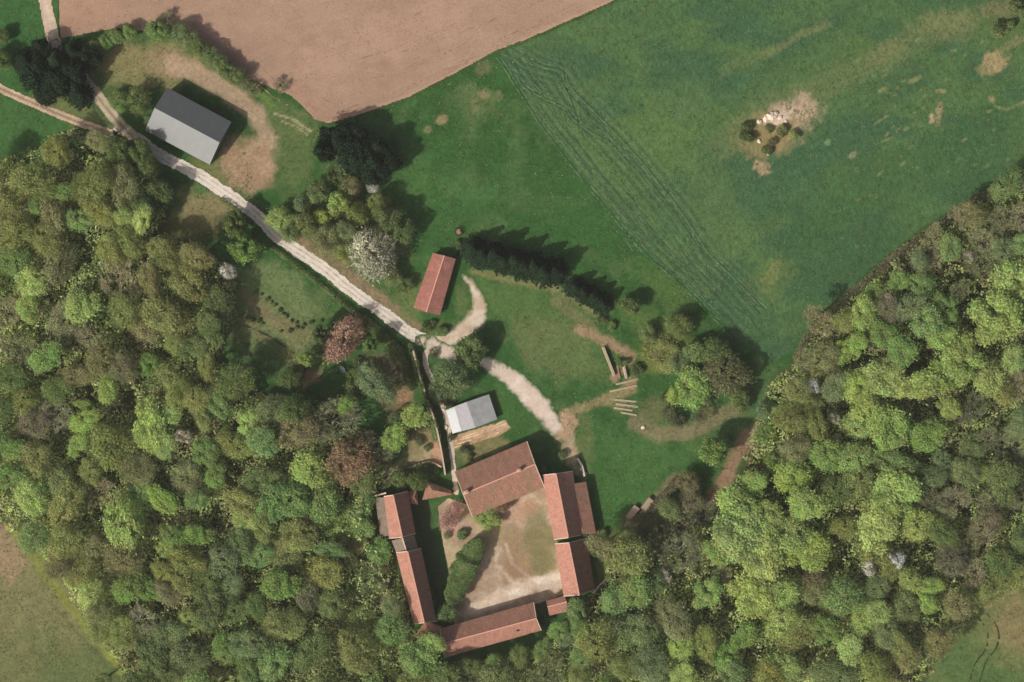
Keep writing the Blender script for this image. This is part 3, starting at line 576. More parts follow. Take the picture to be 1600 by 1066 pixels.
gable('mossy_lean_to', 'narrow mossy grey-brown lean-to against the northwest house', 'lean-to', ((608,835),(602,776)), ((595,837),(587,777)), ((609,834.8),(603,775.8)), 5.5, 4.0, 5.45, [M['tileG']], M['stone'], cap=None, sag=0.05, over=0.1, seed=101, vergew=False)
def hip(name, label, cat, corners, r1, r2, he, hr, mat, wallmat):
    """corners clockwise from upper left in photo px; ridge r1-r2"""
    fr = Frame(corners[3], corners[2]); t = empty(name, (fr.o[0], fr.o[1], 0), fr.a); tag(t, label, cat)
    c = [fr(p, he) for p in corners]; a, b = fr(r1, hr), fr(r2, hr)
    for q in ([c[0], c[1], b, a], [c[2], c[3], a, b]):
        mk('roof_slope', *quadgrid(q[3], q[2], q[1], q[0], 6, 4, 0.03, 0.15, 3), mat, t)
    for q in ([c[1], c[2], b], [c[3], c[0], a]):
        mk('hip_end', [tuple(p) for p in q]+[(p[0], p[1], p[2]-.15) for p in q], [(0,1,2),(3,5,4),(0,3,4,1),(1,4,5,2),(2,5,3,0)], mat, t)
    m = np.mean([np.array(p) for p in c], 0); iv = [tuple(np.array(p)*0.95+m*0.05) for p in c]
    V = [(p[0], p[1], he-.12) for p in iv]+[(p[0], p[1], 0) for p in iv]
    mk('wall', V, [(0,4,5,1),(1,5,6,2),(2,6,7,3),(3,7,4,0),(0,1,2,3)], wallmat, t)
    return t
hip('gate_pavilion', 'small hipped red roof beside the gateway north of the courtyard', 'outbuilding', [(668,752),(705,766),(708,772),(660,781)], (676,765), (696,768.5), 3.0, 4.6, M['tileC'], M['stone'])
hip('link_shed', 'small tiled shed between northwest house and gate pavilion', 'shed', [(636,768),(652,764),(654,788),(630,784)], (641,775), (648,776), 3.2, 4.4, M['tileC'], M['stone'])
hip('corner_tower', 'hipped corner roof joining the west and south ranges', 'outbuilding', [(665,968),(690,979),(693,992),(650,990)], (668,980), (681,984), 5.2, 6.8, M['tileC'], M['stone'])

# walls and hedges along the lane
def wall_line(name, label, cat, pts, w, h, mat, group=None, cope=None):
    P = [np.array(W(*p)) for p in spline(pts, 4)]; o = P[0]; V = []; F = []; r = random.Random(len(pts))
    for i, p in enumerate(P):
        d = P[min(i+1, len(P)-1)]-P[max(i-1, 0)]; d /= np.hypot(*d); n = np.array([-d[1], d[0]])*w/2; hh = h*(1+r.uniform(-.06, .06))
        for q in ((p-n, 0), (p-n, hh), (p+n, hh), (p+n, 0)): V.append((q[0][0]-o[0], q[0][1]-o[1], q[1]))
    for i in range(len(P)-1):
        a, b = 4*i, 4*i+4
        for k in range(3): F.append((a+k, a+k+1, b+k+1, b+k))
    F += [(0,1,2,3), tuple(4*(len(P)-1)+k for k in (3, 2, 1, 0))]
    ob = mk(name, V, F, mat); ob.location = (o[0], o[1], 0); tag(ob, label, cat, group); return ob
wall_line('stone_wall', 'tall stone garden wall along the west side of the house lane', 'wall', [(646,548),(654,580),(668,625),(680,660),(689,700),(696,742)], 0.5, 2.9, M['stone'])
wall_line('stone_wall', 'low stone wall curving below the brown bank north of the northwest house', 'wall', [(590,760),(620,740),(650,727),(672,722),(690,730)], 0.5, 1.3, M['stone'])
wall_line('stone_wall', 'short pale wall stub at the top end of the mossy lean-to', 'wall', [(586,774.5),(604,769.5)], 0.5, 4.0, M['verge'])
wall_line('stone_wall', 'short pale wall stub at the lower end of the mossy lean-to', 'wall', [(593,838.5),(608,835)], 0.5, 3.6, M['verge'])
wall_line('stone_wall', 'ruined wall end beside the farmhouse north of the east range', 'wall', [(902,716),(909,728),(913,745)], 0.6, 1.2, M['rock'])
wall_line('stone_wall', 'low curved wall running from the east range to the wood', 'wall', [(928,926),(937,914),(947,906)], 0.4, 1.2, M['stone'])

# ------------------------------------------------------------------ vegetation prototypes
def quads(Cn, Nn, sx, sy, rng):
    n = len(Cn); Nn = Nn/np.linalg.norm(Nn, axis=1, keepdims=True); r = rng.normal(size=(n, 3)); T = np.cross(Nn, r); T /= np.linalg.norm(T, axis=1, keepdims=True); B = np.cross(Nn, T)
    sx = sx[:, None]; sy = sy[:, None]; j = lambda: rng.uniform(.7, 1.25, (n, 1))
    V = np.stack([Cn-T*sx*j()-B*sy*j(), Cn+T*sx*j()-B*sy*j(), Cn+T*sx*j()+B*sy*j(), Cn-T*sx*j()+B*sy*j()], 1).reshape(-1, 3)
    return V, np.arange(4*n).reshape(n, 4)
def lobes(rng, n, flat=0.55, spread=0.66, lr=(.24, .42)):
    L = [(np.array([0, 0, 0.0]), 0.46)]
    asym = rng.uniform(.62, 1.3, 8)
    for i in range(n):
        th = rng.uniform(0, 2*math.pi); rad = spread*math.sqrt(rng.uniform(0.08, 1))*np.interp(th/(2*math.pi)*8 % 8, range(9), list(asym)+[asym[0]])
        z = flat*math.sqrt(max(0, 1-(rad/1.0)**2))*rng.uniform(.55, 1.1)
        L.append((np.array([rad*math.cos(th), rad*math.sin(th), z]), rng.uniform(*lr)))
    return L
def crown_mesh(name, seed, nl=22, nq=3600, size=(.028, .06), mat='leaf', twig=0.0, zmin=-0.35, gap=0.0, flat=0.55, spread=0.66, lr=(.24, .42)):
    rng = np.random.default_rng(seed); L = lobes(rng, nl, flat, spread, lr); C_ = []; Nn = []; tn = []
    wts = np.array([l[1]**2 for l in L]); wts[0] *= .5; wts /= wts.sum()
    for (c, r), wt in zip(L, wts):
        k = int(nq*1.7*wt)+4; d = rng.normal(size=(k, 3)); d /= np.linalg.norm(d, axis=1, keepdims=True); d[:, 2] = np.where(d[:, 2] < zmin, -d[:, 2], d[:, 2])
        rr = r*rng.uniform(.72, 1.08, k); p = c+d*rr[:, None]; lt = rng.uniform(.88, 1.12)
        C_.append(p); Nn.append(d*.8+np.array([0, 0, .35])+rng.normal(size=(k, 3))*.6); tn.append(np.full(k, lt))
    C_ = np.concatenate(C_); Nn = np.concatenate(Nn); tn = np.concatenate(tn)
    keep = np.ones(len(C_), bool)
    for c, r in L: keep &= ~(np.linalg.norm(C_-c, axis=1) < r*.66)
    if gap:
        g = fbm(C_[:, 0]*3.2+seed, C_[:, 1]*3.2+C_[:, 2]*2, seed % 50, 3); keep &= g > gap
    C_, Nn, tn = C_[keep], Nn[keep], tn[keep]
    k = len(C_)//7; j = rng.integers(0, len(C_), k); rad = rng.uniform(1.02, 1.32, (k, 1)); C_ = np.concatenate([C_, C_[j]*rad*np.array([1, 1, .8])]); Nn = np.concatenate([Nn, Nn[j]]); tn = np.concatenate([tn, tn[j]])
    s = rng.uniform(size[0], size[1], len(C_)); V, F = quads(C_, Nn, s, s*rng.uniform(.6, 1, len(s)), rng); tint = tn*rng.uniform(.7, 1.3, len(C_))
    if twig:
        k = int(nq*twig); d = rng.normal(size=(k, 3)); d[:, 2] = np.abs(d[:, 2])*.9-.15; d /= np.linalg.norm(d, axis=1, keepdims=True)
        rr = rng.uniform(.25, .98, k)**.6; p = d*rr[:, None]*np.array([1, 1, .8])*(.82+.3*fbm(np.arctan2(d[:, 1], d[:, 0])*2+9, d[:, 2]*2, seed % 40, 2))[:, None]
        l = rng.uniform(.05, .14, k); T = d+rng.normal(size=(k, 3))*.35; T /= np.linalg.norm(T, axis=1, keepdims=True)
        B = np.cross(T, rng.normal(size=(k, 3))); B /= np.linalg.norm(B, axis=1, keepdims=True); w = rng.uniform(.004, .011, k)[:, None]; T = T*l[:, None]
        V2 = np.stack([p-T-B*w, p+T-B*w*.4, p+T+B*w*.4, p-T+B*w], 1).reshape(-1, 3); F2 = np.arange(4*k).reshape(k, 4)+len(V)
        V = np.concatenate([V, V2]); F = np.concatenate([F, F2]); tint = np.concatenate([tint, rng.uniform(.6, 1.3, k)])
    return npmesh(name, V, F, M[mat], tint=tint)
def bare_mesh(name, seed, nq=5200, mat='bare', w=(.005, .014), buds=900, bs=(.012, .028)):
    rng = np.random.default_rng(seed); segs = []
    def grow(p, d, l, r, lev):
        q = p+d*l; segs.append((p, q, r))
        if lev == 0: return
        for k in range(4 if lev > 2 else 4):
            dd = d+rng.normal(size=3)*(.62 if lev > 1 else .7); dd[2] = abs(dd[2])*.75+.08; dd /= np.linalg.norm(dd); grow(p+d*l*rng.uniform(.55, 1.0), dd, l*rng.uniform(.62, .82), r*.58, lev-1)
    for k in range(6):
        a = k/6*2*math.pi+rng.uniform(-.4, .4); d = np.array([math.cos(a)*.8, math.sin(a)*.8, rng.uniform(.3, .9)]); d /= np.linalg.norm(d); grow(np.array([0, 0, -.3]), d, .36, .03, 4)
    P = np.array([s[0] for s in segs]); Q = np.array([s[1] for s in segs]); R = np.array([s[2] for s in segs]); R = np.maximum(R, .005)
    sc = 1.0/np.percentile(np.hypot(Q[:, 0], Q[:, 1]), 96); P = P*sc; Q = Q*sc
    D = Q-P; n = len(D); Vs = []; Fs = []
    for rot in (0, 1):
        B = np.cross(D, np.array([0, 0, 1.0])+rng.normal(size=(n, 3))*.1) if rot == 0 else np.cross(D, np.array([1.0, .3, 0])+rng.normal(size=(n, 3))*.1)
        B /= np.linalg.norm(B, axis=1, keepdims=True)+1e-9; w_ = R[:, None]
        Fs.append(np.arange(4*n).reshape(n, 4)+4*n*rot); Vs.append(np.stack([P-B*w_, Q-B*w_*.6, Q+B*w_*.6, P+B*w_], 1).reshape(-1, 3))
    V = np.concatenate(Vs); F = np.concatenate(Fs); tint = rng.uniform(.7, 1.25, len(F))
    idx = rng.integers(0, n, buds); f = rng.uniform(0, 1, (buds, 1)); c = P[idx]*(1-f)+Q[idx]*f+rng.normal(size=(buds, 3))*.03
    s = rng.uniform(*bs, buds); V2, F2 = quads(c, rng.normal(size=(buds, 3))+np.array([0, 0, .6]), s, s*.7, rng); F = np.concatenate([F, F2+len(V)]); V = np.concatenate([V, V2]); tint = np.concatenate([tint, rng.uniform(.8, 1.4, buds)])
    return npmesh(name, V, F, M[mat], tint=tint)
def cone_mesh(name, seed, hgt=2.6, nq=2600):
    rng = np.random.default_rng(seed); C_ = []; Nn = []; tiers = 13
    for t in range(tiers):
        z = t/(tiers-1); R = (1-z)**.85*.95+.05; nb = max(5, int(18*(1-z)+6)); off_ = rng.uniform(0, 6)
        for b in range(nb):
            a = off_+b/nb*2*math.pi+rng.uniform(-.12, .12); l = R*rng.uniform(.8, 1.15); k = max(4, int(nq/tiers/nb*(1.5-z)))
            u = rng.uniform(.12, 1, k)*l; dz = -.16*u+rng.normal(size=k)*.02; side = rng.normal(size=k)*.07*(1-.4*u)
            C_.append(np.stack([u*math.cos(a)-side*math.sin(a), u*math.sin(a)+side*math.cos(a), z*hgt+dz+.1], 1)); Nn.append(np.tile([.3*math.cos(a), .3*math.sin(a), 1.0], (k, 1))+rng.normal(size=(k, 3))*.4)
    C_ = np.concatenate(C_); Nn = np.concatenate(Nn); s = rng.uniform(.04, .08, len(C_)); V, F = quads(C_, Nn, s, s*.6, rng)
    return npmesh(name, V, F, M['needle'], tint=rng.uniform(.65, 1.35, len(C_)))
def trunk_mesh(name, seed):
    """tapered trunk with a few limbs; height 1 (crown base at 1), limbs reach into the crown"""
    rng = random.Random(seed); V = []; F = []
    def tube(p, q, r0, r1, n=7):
        p = Vector(p); q = Vector(q); d = (q-p).normalized(); a = d.orthogonal().normalized(); b = d.cross(a); s = len(V)
        for c, r in ((p, r0), ((p+q)/2+a*r0*.4, (r0+r1)/2), (q, r1)):
            for k in range(n):
                t = 2*math.pi*k/n; V.append(tuple(c+(a*math.cos(t)+b*math.sin(t))*r))
        for l in (0, 1):
            for k in range(n): F.append((s+l*n+k, s+l*n+(k+1) % n, s+(l+1)*n+(k+1) % n, s+(l+1)*n+k))
    tube((0, 0, -.02), (rng.uniform(-.03, .03), rng.uniform(-.03, .03), 1), .055, .035)
    for k in range(6):
        a = k*1.05+rng.uniform(-.3, .3); z = rng.uniform(.55, .98); tube((0, 0, z), (.3*math.cos(a), .3*math.sin(a), z+rng.uniform(.15, .4)), .022, .008, 5)
    me = bpy.data.meshes.new(name); me.from_pydata(V, [], F); me.materials.append(M['bark']); return me

PR = dict(
    dense=[crown_mesh('crown', 100+i, nl=24+4*i, nq=6000, size=(.02, .044), lr=(.2, .36)) for i in range(5)],
    fine=[crown_mesh('crown', 200+i, nl=26+2*i, nq=4800, size=(.016, .036), twig=.4, gap=.33) for i in range(5)],
    sparse=[crown_mesh('crown', 300+i, nl=24, nq=3800, size=(.016, .033), twig=.8, gap=.38) for i in range(5)],
    bare=[bare_mesh('crown', 400+i) for i in range(4)],
    bloom=[crown_mesh('crown', 500+i, nl=20, nq=2600, size=(.016, .034), mat='bloom', twig=1.0, gap=.4) for i in range(3)],
    nd=[crown_mesh('crown', 820+i, nl=22, nq=5200, size=(.02, .045), mat='needle') for i in range(3)],
    cone=[cone_mesh('crown', 600+i) for i in range(4)],
    column=[cone_mesh('crown', 650+i, 4.2, 3000) for i in range(2)],
    shrub=[crown_mesh('foliage', 700+i, nl=9, nq=900, size=(.05, .1), flat=.4, spread=.6, lr=(.3, .5)) for i in range(4)],
    bshrub=[crown_mesh('foliage', 750+i, nl=9, nq=700, size=(.03, .07), twig=1.0, flat=.4, spread=.6, gap=.35, lr=(.3, .5)) for i in range(3)],
)
TRUNK = [trunk_mesh('trunk', i) for i in range(4)]
# colour classes: description, base colour (sRGB as lit), prototype families
CL = {
 'Y': ('yellow-green', (122,136,82), ('dense','fine')), 'L': ('lime green', (112,130,72), ('dense',)), 'G': ('mid-green', (92,114,68), ('dense','fine')),
 'E': ('bright emerald-green', (92,116,64), ('dense',)), 'O': ('olive', (106,112,68), ('fine','sparse')), 'A': ('tan-olive', (108,108,76), ('sparse',)),
 'B': ('leafless brown', (100,96,76), ('bare','sparse')), 'K': ('leafless dark grey', (76,78,60), ('bare',)), 'D': ('dark green', (76,92,54), ('fine','dense')), 'V': ('grey-green', (92,106,74), ('fine','sparse')),
 'W': ('pale grey-white blossoming', (156,150,142), ('bloom',)), 'R': ('red-brown leaved', (112,90,76), ('sparse','fine')), 'P': ('pink-blossomed', (120,98,88), ('bloom',)),
 'Q': ('pale grey-brown budding', (126,124,112), ('bloom',)),
 'N': ('black-green', (38,56,38), ('cone',)),
}
FOL = 2.7      # leaf reflectance relative to the lit crown colour seen in the photograph
LM = [((300,190),'the steel-roofed barn'),((680,445),'the small red barn'),((737,645),'the garden shed'),((690,775),'the gate pavilion'),((640,900),'the long west range'),((765,985),'the south range'),
      ((895,850),'the east range'),((415,500),'the kitchen garden'),((1200,575),'the crop field corner'),((1480,340),'the field edge'),((60,960),'the tan pasture'),((1545,1010),'the small meadow'),
      ((1145,730),'the brown earth path'),((965,600),'the timber stacks'),((1372,878),'the paired pale blossoms'),((290,680),'the pale round tree'),((535,535),'the pink blossom tree'),((265,310),'the clearing'),
      ((0,400),'the left picture edge'),((1600,560),'the right picture edge'),((550,715),'the red-brown tree'),((1100,1066),'the bottom picture edge'),((430,1066),'the bottom left picture edge'),((205,915),'the twin emerald trees'),((1265,605),'the tall pale blossom tree'),((1380,660),'the ring-shaped crown')]
DIRS = ['right of','lower right of','below','lower left of','left of','upper left of','above','upper right of']
ORD = ['','second ','third ','fourth ','fifth ','sixth ','seventh ','eighth ','ninth ','tenth ','eleventh ','twelfth ','thirteenth ','fourteenth ','fifteenth ']
TREES = []
def add_tree(x, y, r, c, h=None, label=None, kind=None, group=None, fam=None): TREES.append(dict(x=x, y=y, r=r, c=c, h=h, label=label, kind=kind, group=group, fam=fam))

LIST = """60 290 28 O;20 330 25 O;150 290 26 O;105 303 15 E;90 347 22 A;60 325 10 E;200 290 23 A;228 345 16 Y;165 335 20 O;130 345 18 G;30 370 22 O;80 375 24 O;30 410 22 G;60 440 22 Y;100 415 24 A;190 430 28 B;180 395 20 O;240 438 18 A;210 378 20 O
132 475 24 Y;20 490 20 B;52 480 18 L;105 500 22 B;200 487 22 O;265 495 30 O;300 445 24 O;312 402 20 A;340 480 20 D;235 515 18 A;335 508 20 D;40 550 25 K;80 560 22 G;28 592 20 D;130 588 18 A;165 560 22 A;235 570 15 E;200 575 20 B;98 605 20 D;45 625 20 O;95 650 22 B;60 662 20 B
175 607 17 Y;137 632 10 L;285 612 20 O;270 588 18 O;312 622 18 O;345 630 18 G;237 670 28 Y;180 692 30 O;260 690 20 Y;65 712 22 O;30 702 20 G;220 730 22 A;55 772 24 Y;112 785 26 O;340 742 18 E;370 692 20 O;392 662 18 Y;300 742 20 A;370 598 26 D;100 745 20 V;260 780 22 L;230 768 18 G;160 768 20 B;20 742 20 G;382 782 20 O
205 815 34 Y;150 848 20 A;200 872 25 A;110 842 24 O;60 838 20 G;263 858 11 Y;300 872 22 O;312 830 18 E;392 812 18 Y;98 882 18 B;135 890 20 O;203 915 22 E;236 920 18 E;150 930 20 Y;266 920 16 B;292 902 20 O;160 955 16 A;330 902 22 D;352 868 22 V;382 848 20 V;300 965 17 Y;230 962 18 B;200 985 20 O;272 985 20 V;360 1010 22 G;240 1022 22 D;300 1022 24 V;330 958 22 D;392 1045 20 G;392 1000 22 V;170 1056 11 D;370 948 20 D;340 930 18 V
470 668 28 B;522 655 32 K;550 718 30 R;488 728 28 L;545 632 14 E;590 600 24 V;618 682 18 L;650 645 18 L;592 695 24 K;415 682 22 G;412 752 22 D;460 775 28 G;420 792 22 G;512 782 26 G;560 792 22 G;572 752 18 D;430 640 20 V
412 822 20 O;540 818 26 L;470 832 24 O;548 845 20 A;590 862 18 E;570 825 18 G;440 905 24 E;482 922 20 B;512 888 24 O;580 898 20 V;450 862 22 O;412 862 20 G;615 945 14 V;520 942 18 D;446 970 24 O;560 962 22 O;490 1012 24 D;562 1012 28 O;432 1030 24 G;612 982 22 G;652 1022 28 G;652 1060 20 O;700 1052 24 D;780 1054 24 V;742 1060 20 K;850 1052 24 K;678 998 14 Y;735 1042 15 D;775 1032 13 G;812 1022 14 D;848 1010 13 G;882 990 13 V;905 978 16 G;590 930 18 K;520 860 16 G
978 862 30 O;942 852 20 A;1062 862 26 K;960 930 22 G;992 918 22 G;930 1000 28 O;912 1018 20 G;962 982 24 V;1050 962 24 A;1012 1032 24 V;1060 1005 17 Y;1100 1000 20 O;1130 1022 20 E;1162 990 20 E;1140 1048 20 G;872 978 14 E;1142 830 36 Y;1182 868 32 Y;1170 932 30 Y;1120 862 20 L;1152 792 28 L;1192 805 24 L;1186 900 16 B;1000 978 22 V;1200 1050 22 O;900 955 16 G;1020 905 16 V
1232 832 28 Y;1262 862 30 L;1222 920 24 Y;1215 962 24 Y;1370 820 30 Y;1425 820 22 Y;1320 820 20 O;1365 855 24 O;1260 902 18 B;1310 930 28 G;1272 922 18 A;1418 903 18 Y;1452 910 14 Y;1360 950 20 Y;1340 965 18 Y;1442 942 14 L;1410 942 20 V;1480 870 22 B;1502 850 20 K;1470 830 20 D;1532 818 22 B;1560 872 24 D;1490 942 20 A;1240 985 26 O;1282 982 20 E;1325 1005 20 Y;1380 985 20 V;1402 1005 20 O;1460 1000 20 A;1222 1042 22 Y;1300 1050 24 V;1360 1040 22 O;1412 1022 18 A;1590 900 20 O;1590 832 22 D
1288 710 22 E;1232 652 22 O;1240 700 20 A;1232 742 24 L;1252 782 26 Y;1330 752 24 O;1342 662 24 Y;1385 668 30 L;1440 682 24 E;1330 715 22 Y;1392 722 24 G;1402 762 32 Y;1370 792 26 Y;1452 742 16 V;1372 592 28 Y;1432 602 28 Y;1332 602 22 L;1352 638 22 Y;1462 588 20 L;1400 550 22 G;1500 562 30 L;1542 590 24 Y;1575 560 18 Y;1560 612 16 O;1475 640 16 Y;1582 602 18 B;1572 702 24 K;1530 736 12 Y;1562 742 26 D;1482 780 22 B;1450 775 20 K;1552 782 22 K;1282 560 22 A;1310 550 18 L;1258 562 16 B;1300 602 20 V;1300 762 20 D;1500 735 20 V;1590 660 22 V;1510 640 20 K
1272 498 20 B;1400 440 16 E;1432 446 17 G;1480 390 18 G;1512 338 18 A;1490 342 14 B;1562 292 20 G;1575 440 30 Y;1592 490 22 Y;1530 380 18 B;1520 412 20 K;1542 492 36 Y;1472 480 20 G;1442 502 22 G;1462 528 20 L;1345 488 20 L;1382 482 18 B;1372 522 20 G;1320 500 18 O;1450 400 20 B;1590 342 18 B;1592 382 18 G;1555 345 16 K;1430 410 14 V;1410 480 20 V;1560 395 18 V"""
for e in LIST.replace('\n', ';').split(';'):
    a = e.split(); add_tree(float(a[0]), float(a[1]), float(a[2])*1.3, a[3])
nman = len(TREES)
# named single trees
def T(x, y, r, c, label, **k): add_tree(x, y, r, c, label=label, **k)
T(385,387,25,'E','bright green round tree standing alone above the kitchen garden', h=12)
T(360,425,13,'W','small whitish blossoming tree left of the kitchen garden')
T(290,680,13,'W','pale grey rounded tree alone in the middle of the western wood', h=14.5)
T(538,530,35,'P','large pink-blossomed tree below the lane, by the kitchen garden', h=10)
T(503,522,14,'D','dark green tree touching the left side of the pink blossom tree')
T(582,540,13,'E','small fresh green tree right of the pink blossom tree')
T(482,562,15,'L','lime green tree at the right end of the kitchen garden')
T(1110,702,26,'E','fresh green tree standing alone at the head of the brown earth path', h=13)
T(1082,602,34,'L','wide yellow-green tree between the timber stacks and the crop field corner', h=9)
T(1132,582,38,'K','dark broad tree right of the wide yellow-green tree by the timber stacks', h=10, fam='fine')
T(1035,552,34,'O','low olive bush-like tree right of the upper timber stack', h=3.4, fam='fine')
T(1060,508,24,'D','dark round tree at the meadow edge above the olive bushy tree', h=7, fam='fine')
T(985,480,18,'D','small dark round tree right of the short conifer group', h=7)
T(705,592,32,'V','big grey-green tree over the lane junction above the garden shed', h=13)
T(440,345,22,'Y','yellow-green tree on the upper edge of the lane', h=8)
T(475,318,17,'V','grey-green tree between the yellow lane-side tree and the pale bare tree', h=8)
T(532,318,21,'L','bright lime tree below the pale grey tree north of the lane', h=10)
T(505,338,14,'Y','small yellow-green tree below left of the bright lime tree', h=7)
T(527,272,20,'V','pale grey budding tree just below the black conifers', h=13, fam='bare')
T(582,292,11,'W','small white oval blossoming tree right of the pale budding tree', h=6)
T(560,335,22,'O','olive tree right of the bright lime tree', h=8)
T(592,322,18,'O','olive tree below the small white oval tree', h=9)
T(583,398,42,'Q','very large pale grey-brown budding tree left of the small red barn', h=12)
T(468,640,26,'D','very tall dark green tree left of the pink blossom tree shadow', h=20, fam='fine')
T(632,445,14,'D','dark bushy tree between the large white blossoming tree and the small red barn', h=4)
T(762,812,20,'L','soft green tree in the middle of the courtyard', h=5)
T(706,806,21,'P','dark pink plum tree in the northwest of the courtyard', h=6)
T(785,790,13,'R','small purple-leaved tree below the farmhouse roof', h=5)
T(652,752,17,'D','dark green tree squeezed between link shed and gate pavilion', h=8)
T(625,748,16,'D','dark green tree above the northwest house', h=6)
T(1265,603,14,'W','tall pale pinkish blossoming tree near the crop field corner', h=13)
T(1300,652,10,'W','little pale tree below the tall pinkish blossoming tree', h=12)
T(1353,884,14,'W','left one of two pale blossoming trees in the eastern wood', h=16)
T(1396,870,15,'W','right one of two pale blossoming trees in the eastern wood', h=16)
T(1035,897,13,'W','pale grey-white tree right of the east range', h=11)
T(1510,402,9,'W','tiny whitish tree near the upper end of the eastern wood', h=11)
T(1075,752,20,'B','leafless brown tree left of the brown earth path', h=7)
T(1048,796,22,'V','grey-green tree between the earth path and the wooden carts', h=7)
T(1062,825,34,'K','dark leafless tree above the eastern wood edge by the earth path', h=10)
T(1036,850,22,'K','dark leafless tree below right of the wooden carts', h=9)
T(1080,780,22,'B','leafless brown tree halfway along the left side of the earth path', h=7)
T(1100,806,30,'K','dark leafless tree at the lower end of the earth path', h=8)
T(1195,680,18,'G','mid-green tree at the right side of the earth path head', h=6)
T(1205,720,20,'G','green tree right of the middle of the earth path', h=9)
T(1195,640,17,'V','grey-green tree above the earth path at the wood edge', h=6)
# courtyard row
T(700,958,17,'G','round green tree at the lower end of the curved courtyard hedge', h=6.5, fam='dense')
# conifers
for i, (x, y, r) in enumerate([(522,215,15),(518,236,14),(538,228,17),(560,222,17),(552,246,16),(578,252,16),(604,262,16),(580,276,14),(506,240,12),(540,206,12),(590,238,14)]):
    T(x, y, r*1.5, 'N', f'black-green evergreen, {ORD[i] or "first "}from the left in the clump below the ploughed field corner'.replace('  ', ' '), fam='nd', h=11+i % 3, group='evergreens below the ploughed field corner')
for i in range(9):
    T(738+i*16.0, 390+i*4.4+(i % 2)*6, 24, 'N', f'black-green conifer, {ORD[i] or "first "}from the left in the row right of the small red barn'.replace('  ', ' '), h=10.5+(i*37 % 5)*.4, group='conifer row right of the small red barn')
for i, (x, y) in enumerate([(897,450),(912,459),(928,466),(940,475)]):
    T(x, y, 19, 'N', f'black-green conifer, {ORD[i] or "first "}from the left in the short row above the timber stacks'.replace('  ', ' '), h=7.5, group='short conifer row above the timber stacks')
for i, (x, y, r, h) in enumerate([(42,98,20,10),(66,80,17,9),(60,122,22,11),(92,98,22,12),(96,132,22,12),(122,118,22,12),(125,150,20,11),(75,150,17,9),(142,95,18,9),(115,82,18,10)]):
    T(x, y, r*1.2, 'N', f'black-green evergreen, {ORD[i] or "first "}of the dark grove across the north track'.replace('  ', ' '), fam='nd' if i % 3 else 'cone', h=h, group='dark grove across the north track')
for i, (x, y, r) in enumerate([(150,78,13),(166,66,14),(184,60,14),(203,52,13)]):
    T(x, y, r, 'G', f'small green tree, {ORD[i] or "first "}from the left along the ploughed field edge'.replace('  ', ' '), h=5, group='small green trees along the ploughed field edge')
for i, (x, y, r, c) in enumerate([(248,50,15,'G'),(262,38,15,'B'),(282,52,14,'V'),(298,64,13,'V'),(314,76,13,'D'),(328,86,13,'V'),(342,98,13,'V'),(356,108,13,'D'),(370,120,12,'V'),(384,130,12,'B'),(396,142,10,'B')]):
    T(x, y, r*1.25, c, f'{CL[c][0]} shrubby tree, {ORD[i] or "first "}from the top in the curved field hedge'.replace('  ', ' '), h=6.0, group='curved hedge along the ploughed field')
T(438,134,13,'B','lone leafless brown tree at the corner of the ploughed field', h=4.5)
T(218,160,22,'D','dark green tree at the left gable of the steel-roofed barn', h=7)
T(188,158,18,'G','green tree between the woodland track and the steel-roofed barn', h=4.5)
T(238,190,12,'V','small grey-green tree overhanging the lower left barn corner', h=6)
T(222,236,20,'D','dark tree below the lane fork', h=14)
T(192,236,22,'D','tall dark tree on the inside of the lane fork', h=15, fam='fine')
T(250,300,24,'D','large dark green tree standing into the left of the clearing', h=10, fam='fine')
T(236,262,20,'D','dark green tree above the clearing, below the lane', h=12)
T(372,352,20,'D','dark green tree by the lane above the bright round tree', h=12)
T(228,328,24,'D','dark tree at the lower left of the clearing', h=13, fam='fine')
T(455,365,17,'V','grey-green tree reaching over the lane edge below the yellow-green tree', h=8)
T(478,352,20,'O','olive tree next to the lane between yellow-green and bright lime trees', h=9)
T(512,372,24,'A','tan-olive thin tree above the lane left of the large pale tree', h=9)
T(545,362,20,'V','grey-green tree touching the upper left of the large pale tree', h=9)
T(500,300,20,'V','grey-green tree above the small yellow-green tree', h=9)
T(548,295,20,'A','tan-olive tree between pale budding tree and olive tree', h=9)
T(610,345,22,'D','dark green tree above the large pale tree, right side', h=10)
T(632,362,20,'D','dark green tree upper right of the large pale tree', h=9)
T(540,395,18,'O','olive tree at the lower left of the large pale tree', h=7)
T(612,430,18,'V','grey-green tree between large pale tree and dark bushy tree', h=6)
T(738,548,29,'D','dark green tree right of the lane junction over the yard track start', h=10)
T(688,612,20,'V','grey-green tree between the lane junction and the reddish shrub', h=7)
T(455,592,20,'D','dark green tree under the lower edge of the kitchen garden', h=9)
T(560,600,24,'D','dark green tree lower right of the pink blossom tree', h=9)
T(612,600,20,'K','dark leafless tree by the middle of the garden wall', h=7)
T(640,672,16,'K','dark leafless tree beside the garden wall opposite the shed', h=5)
T(1095,640,22,'K','dark leafless tree below right of the wide yellow-green tree', h=6)
T(1055,615,18,'L','lime tree left half of the wide yellow-green group', h=7)
T(1085,548,20,'G','mid-green tree between dark round tree and the dark tree by the crop corner', h=7)
T(1155,622,20,'D','dark green tree at the lower right of the dark broad tree', h=7)
T(1062,568,18,'V','grey-green tree above left of the wide yellow-green tree', h=6)
T(1012,520,15,'V','grey-green tree left of the dark round tree', h=5)
T(1118,552,26,'D','dark tree above the dark leafless tree by the crop corner', h=8)
T(5,95,18,'D','dark green tree at the left picture edge near the top', h=7)
T(5,60,14,'D','small dark green tree at the left picture edge, topmost', h=5)
T(620,655,14,'V','grey-green tree left of the house lane wall', h=6)
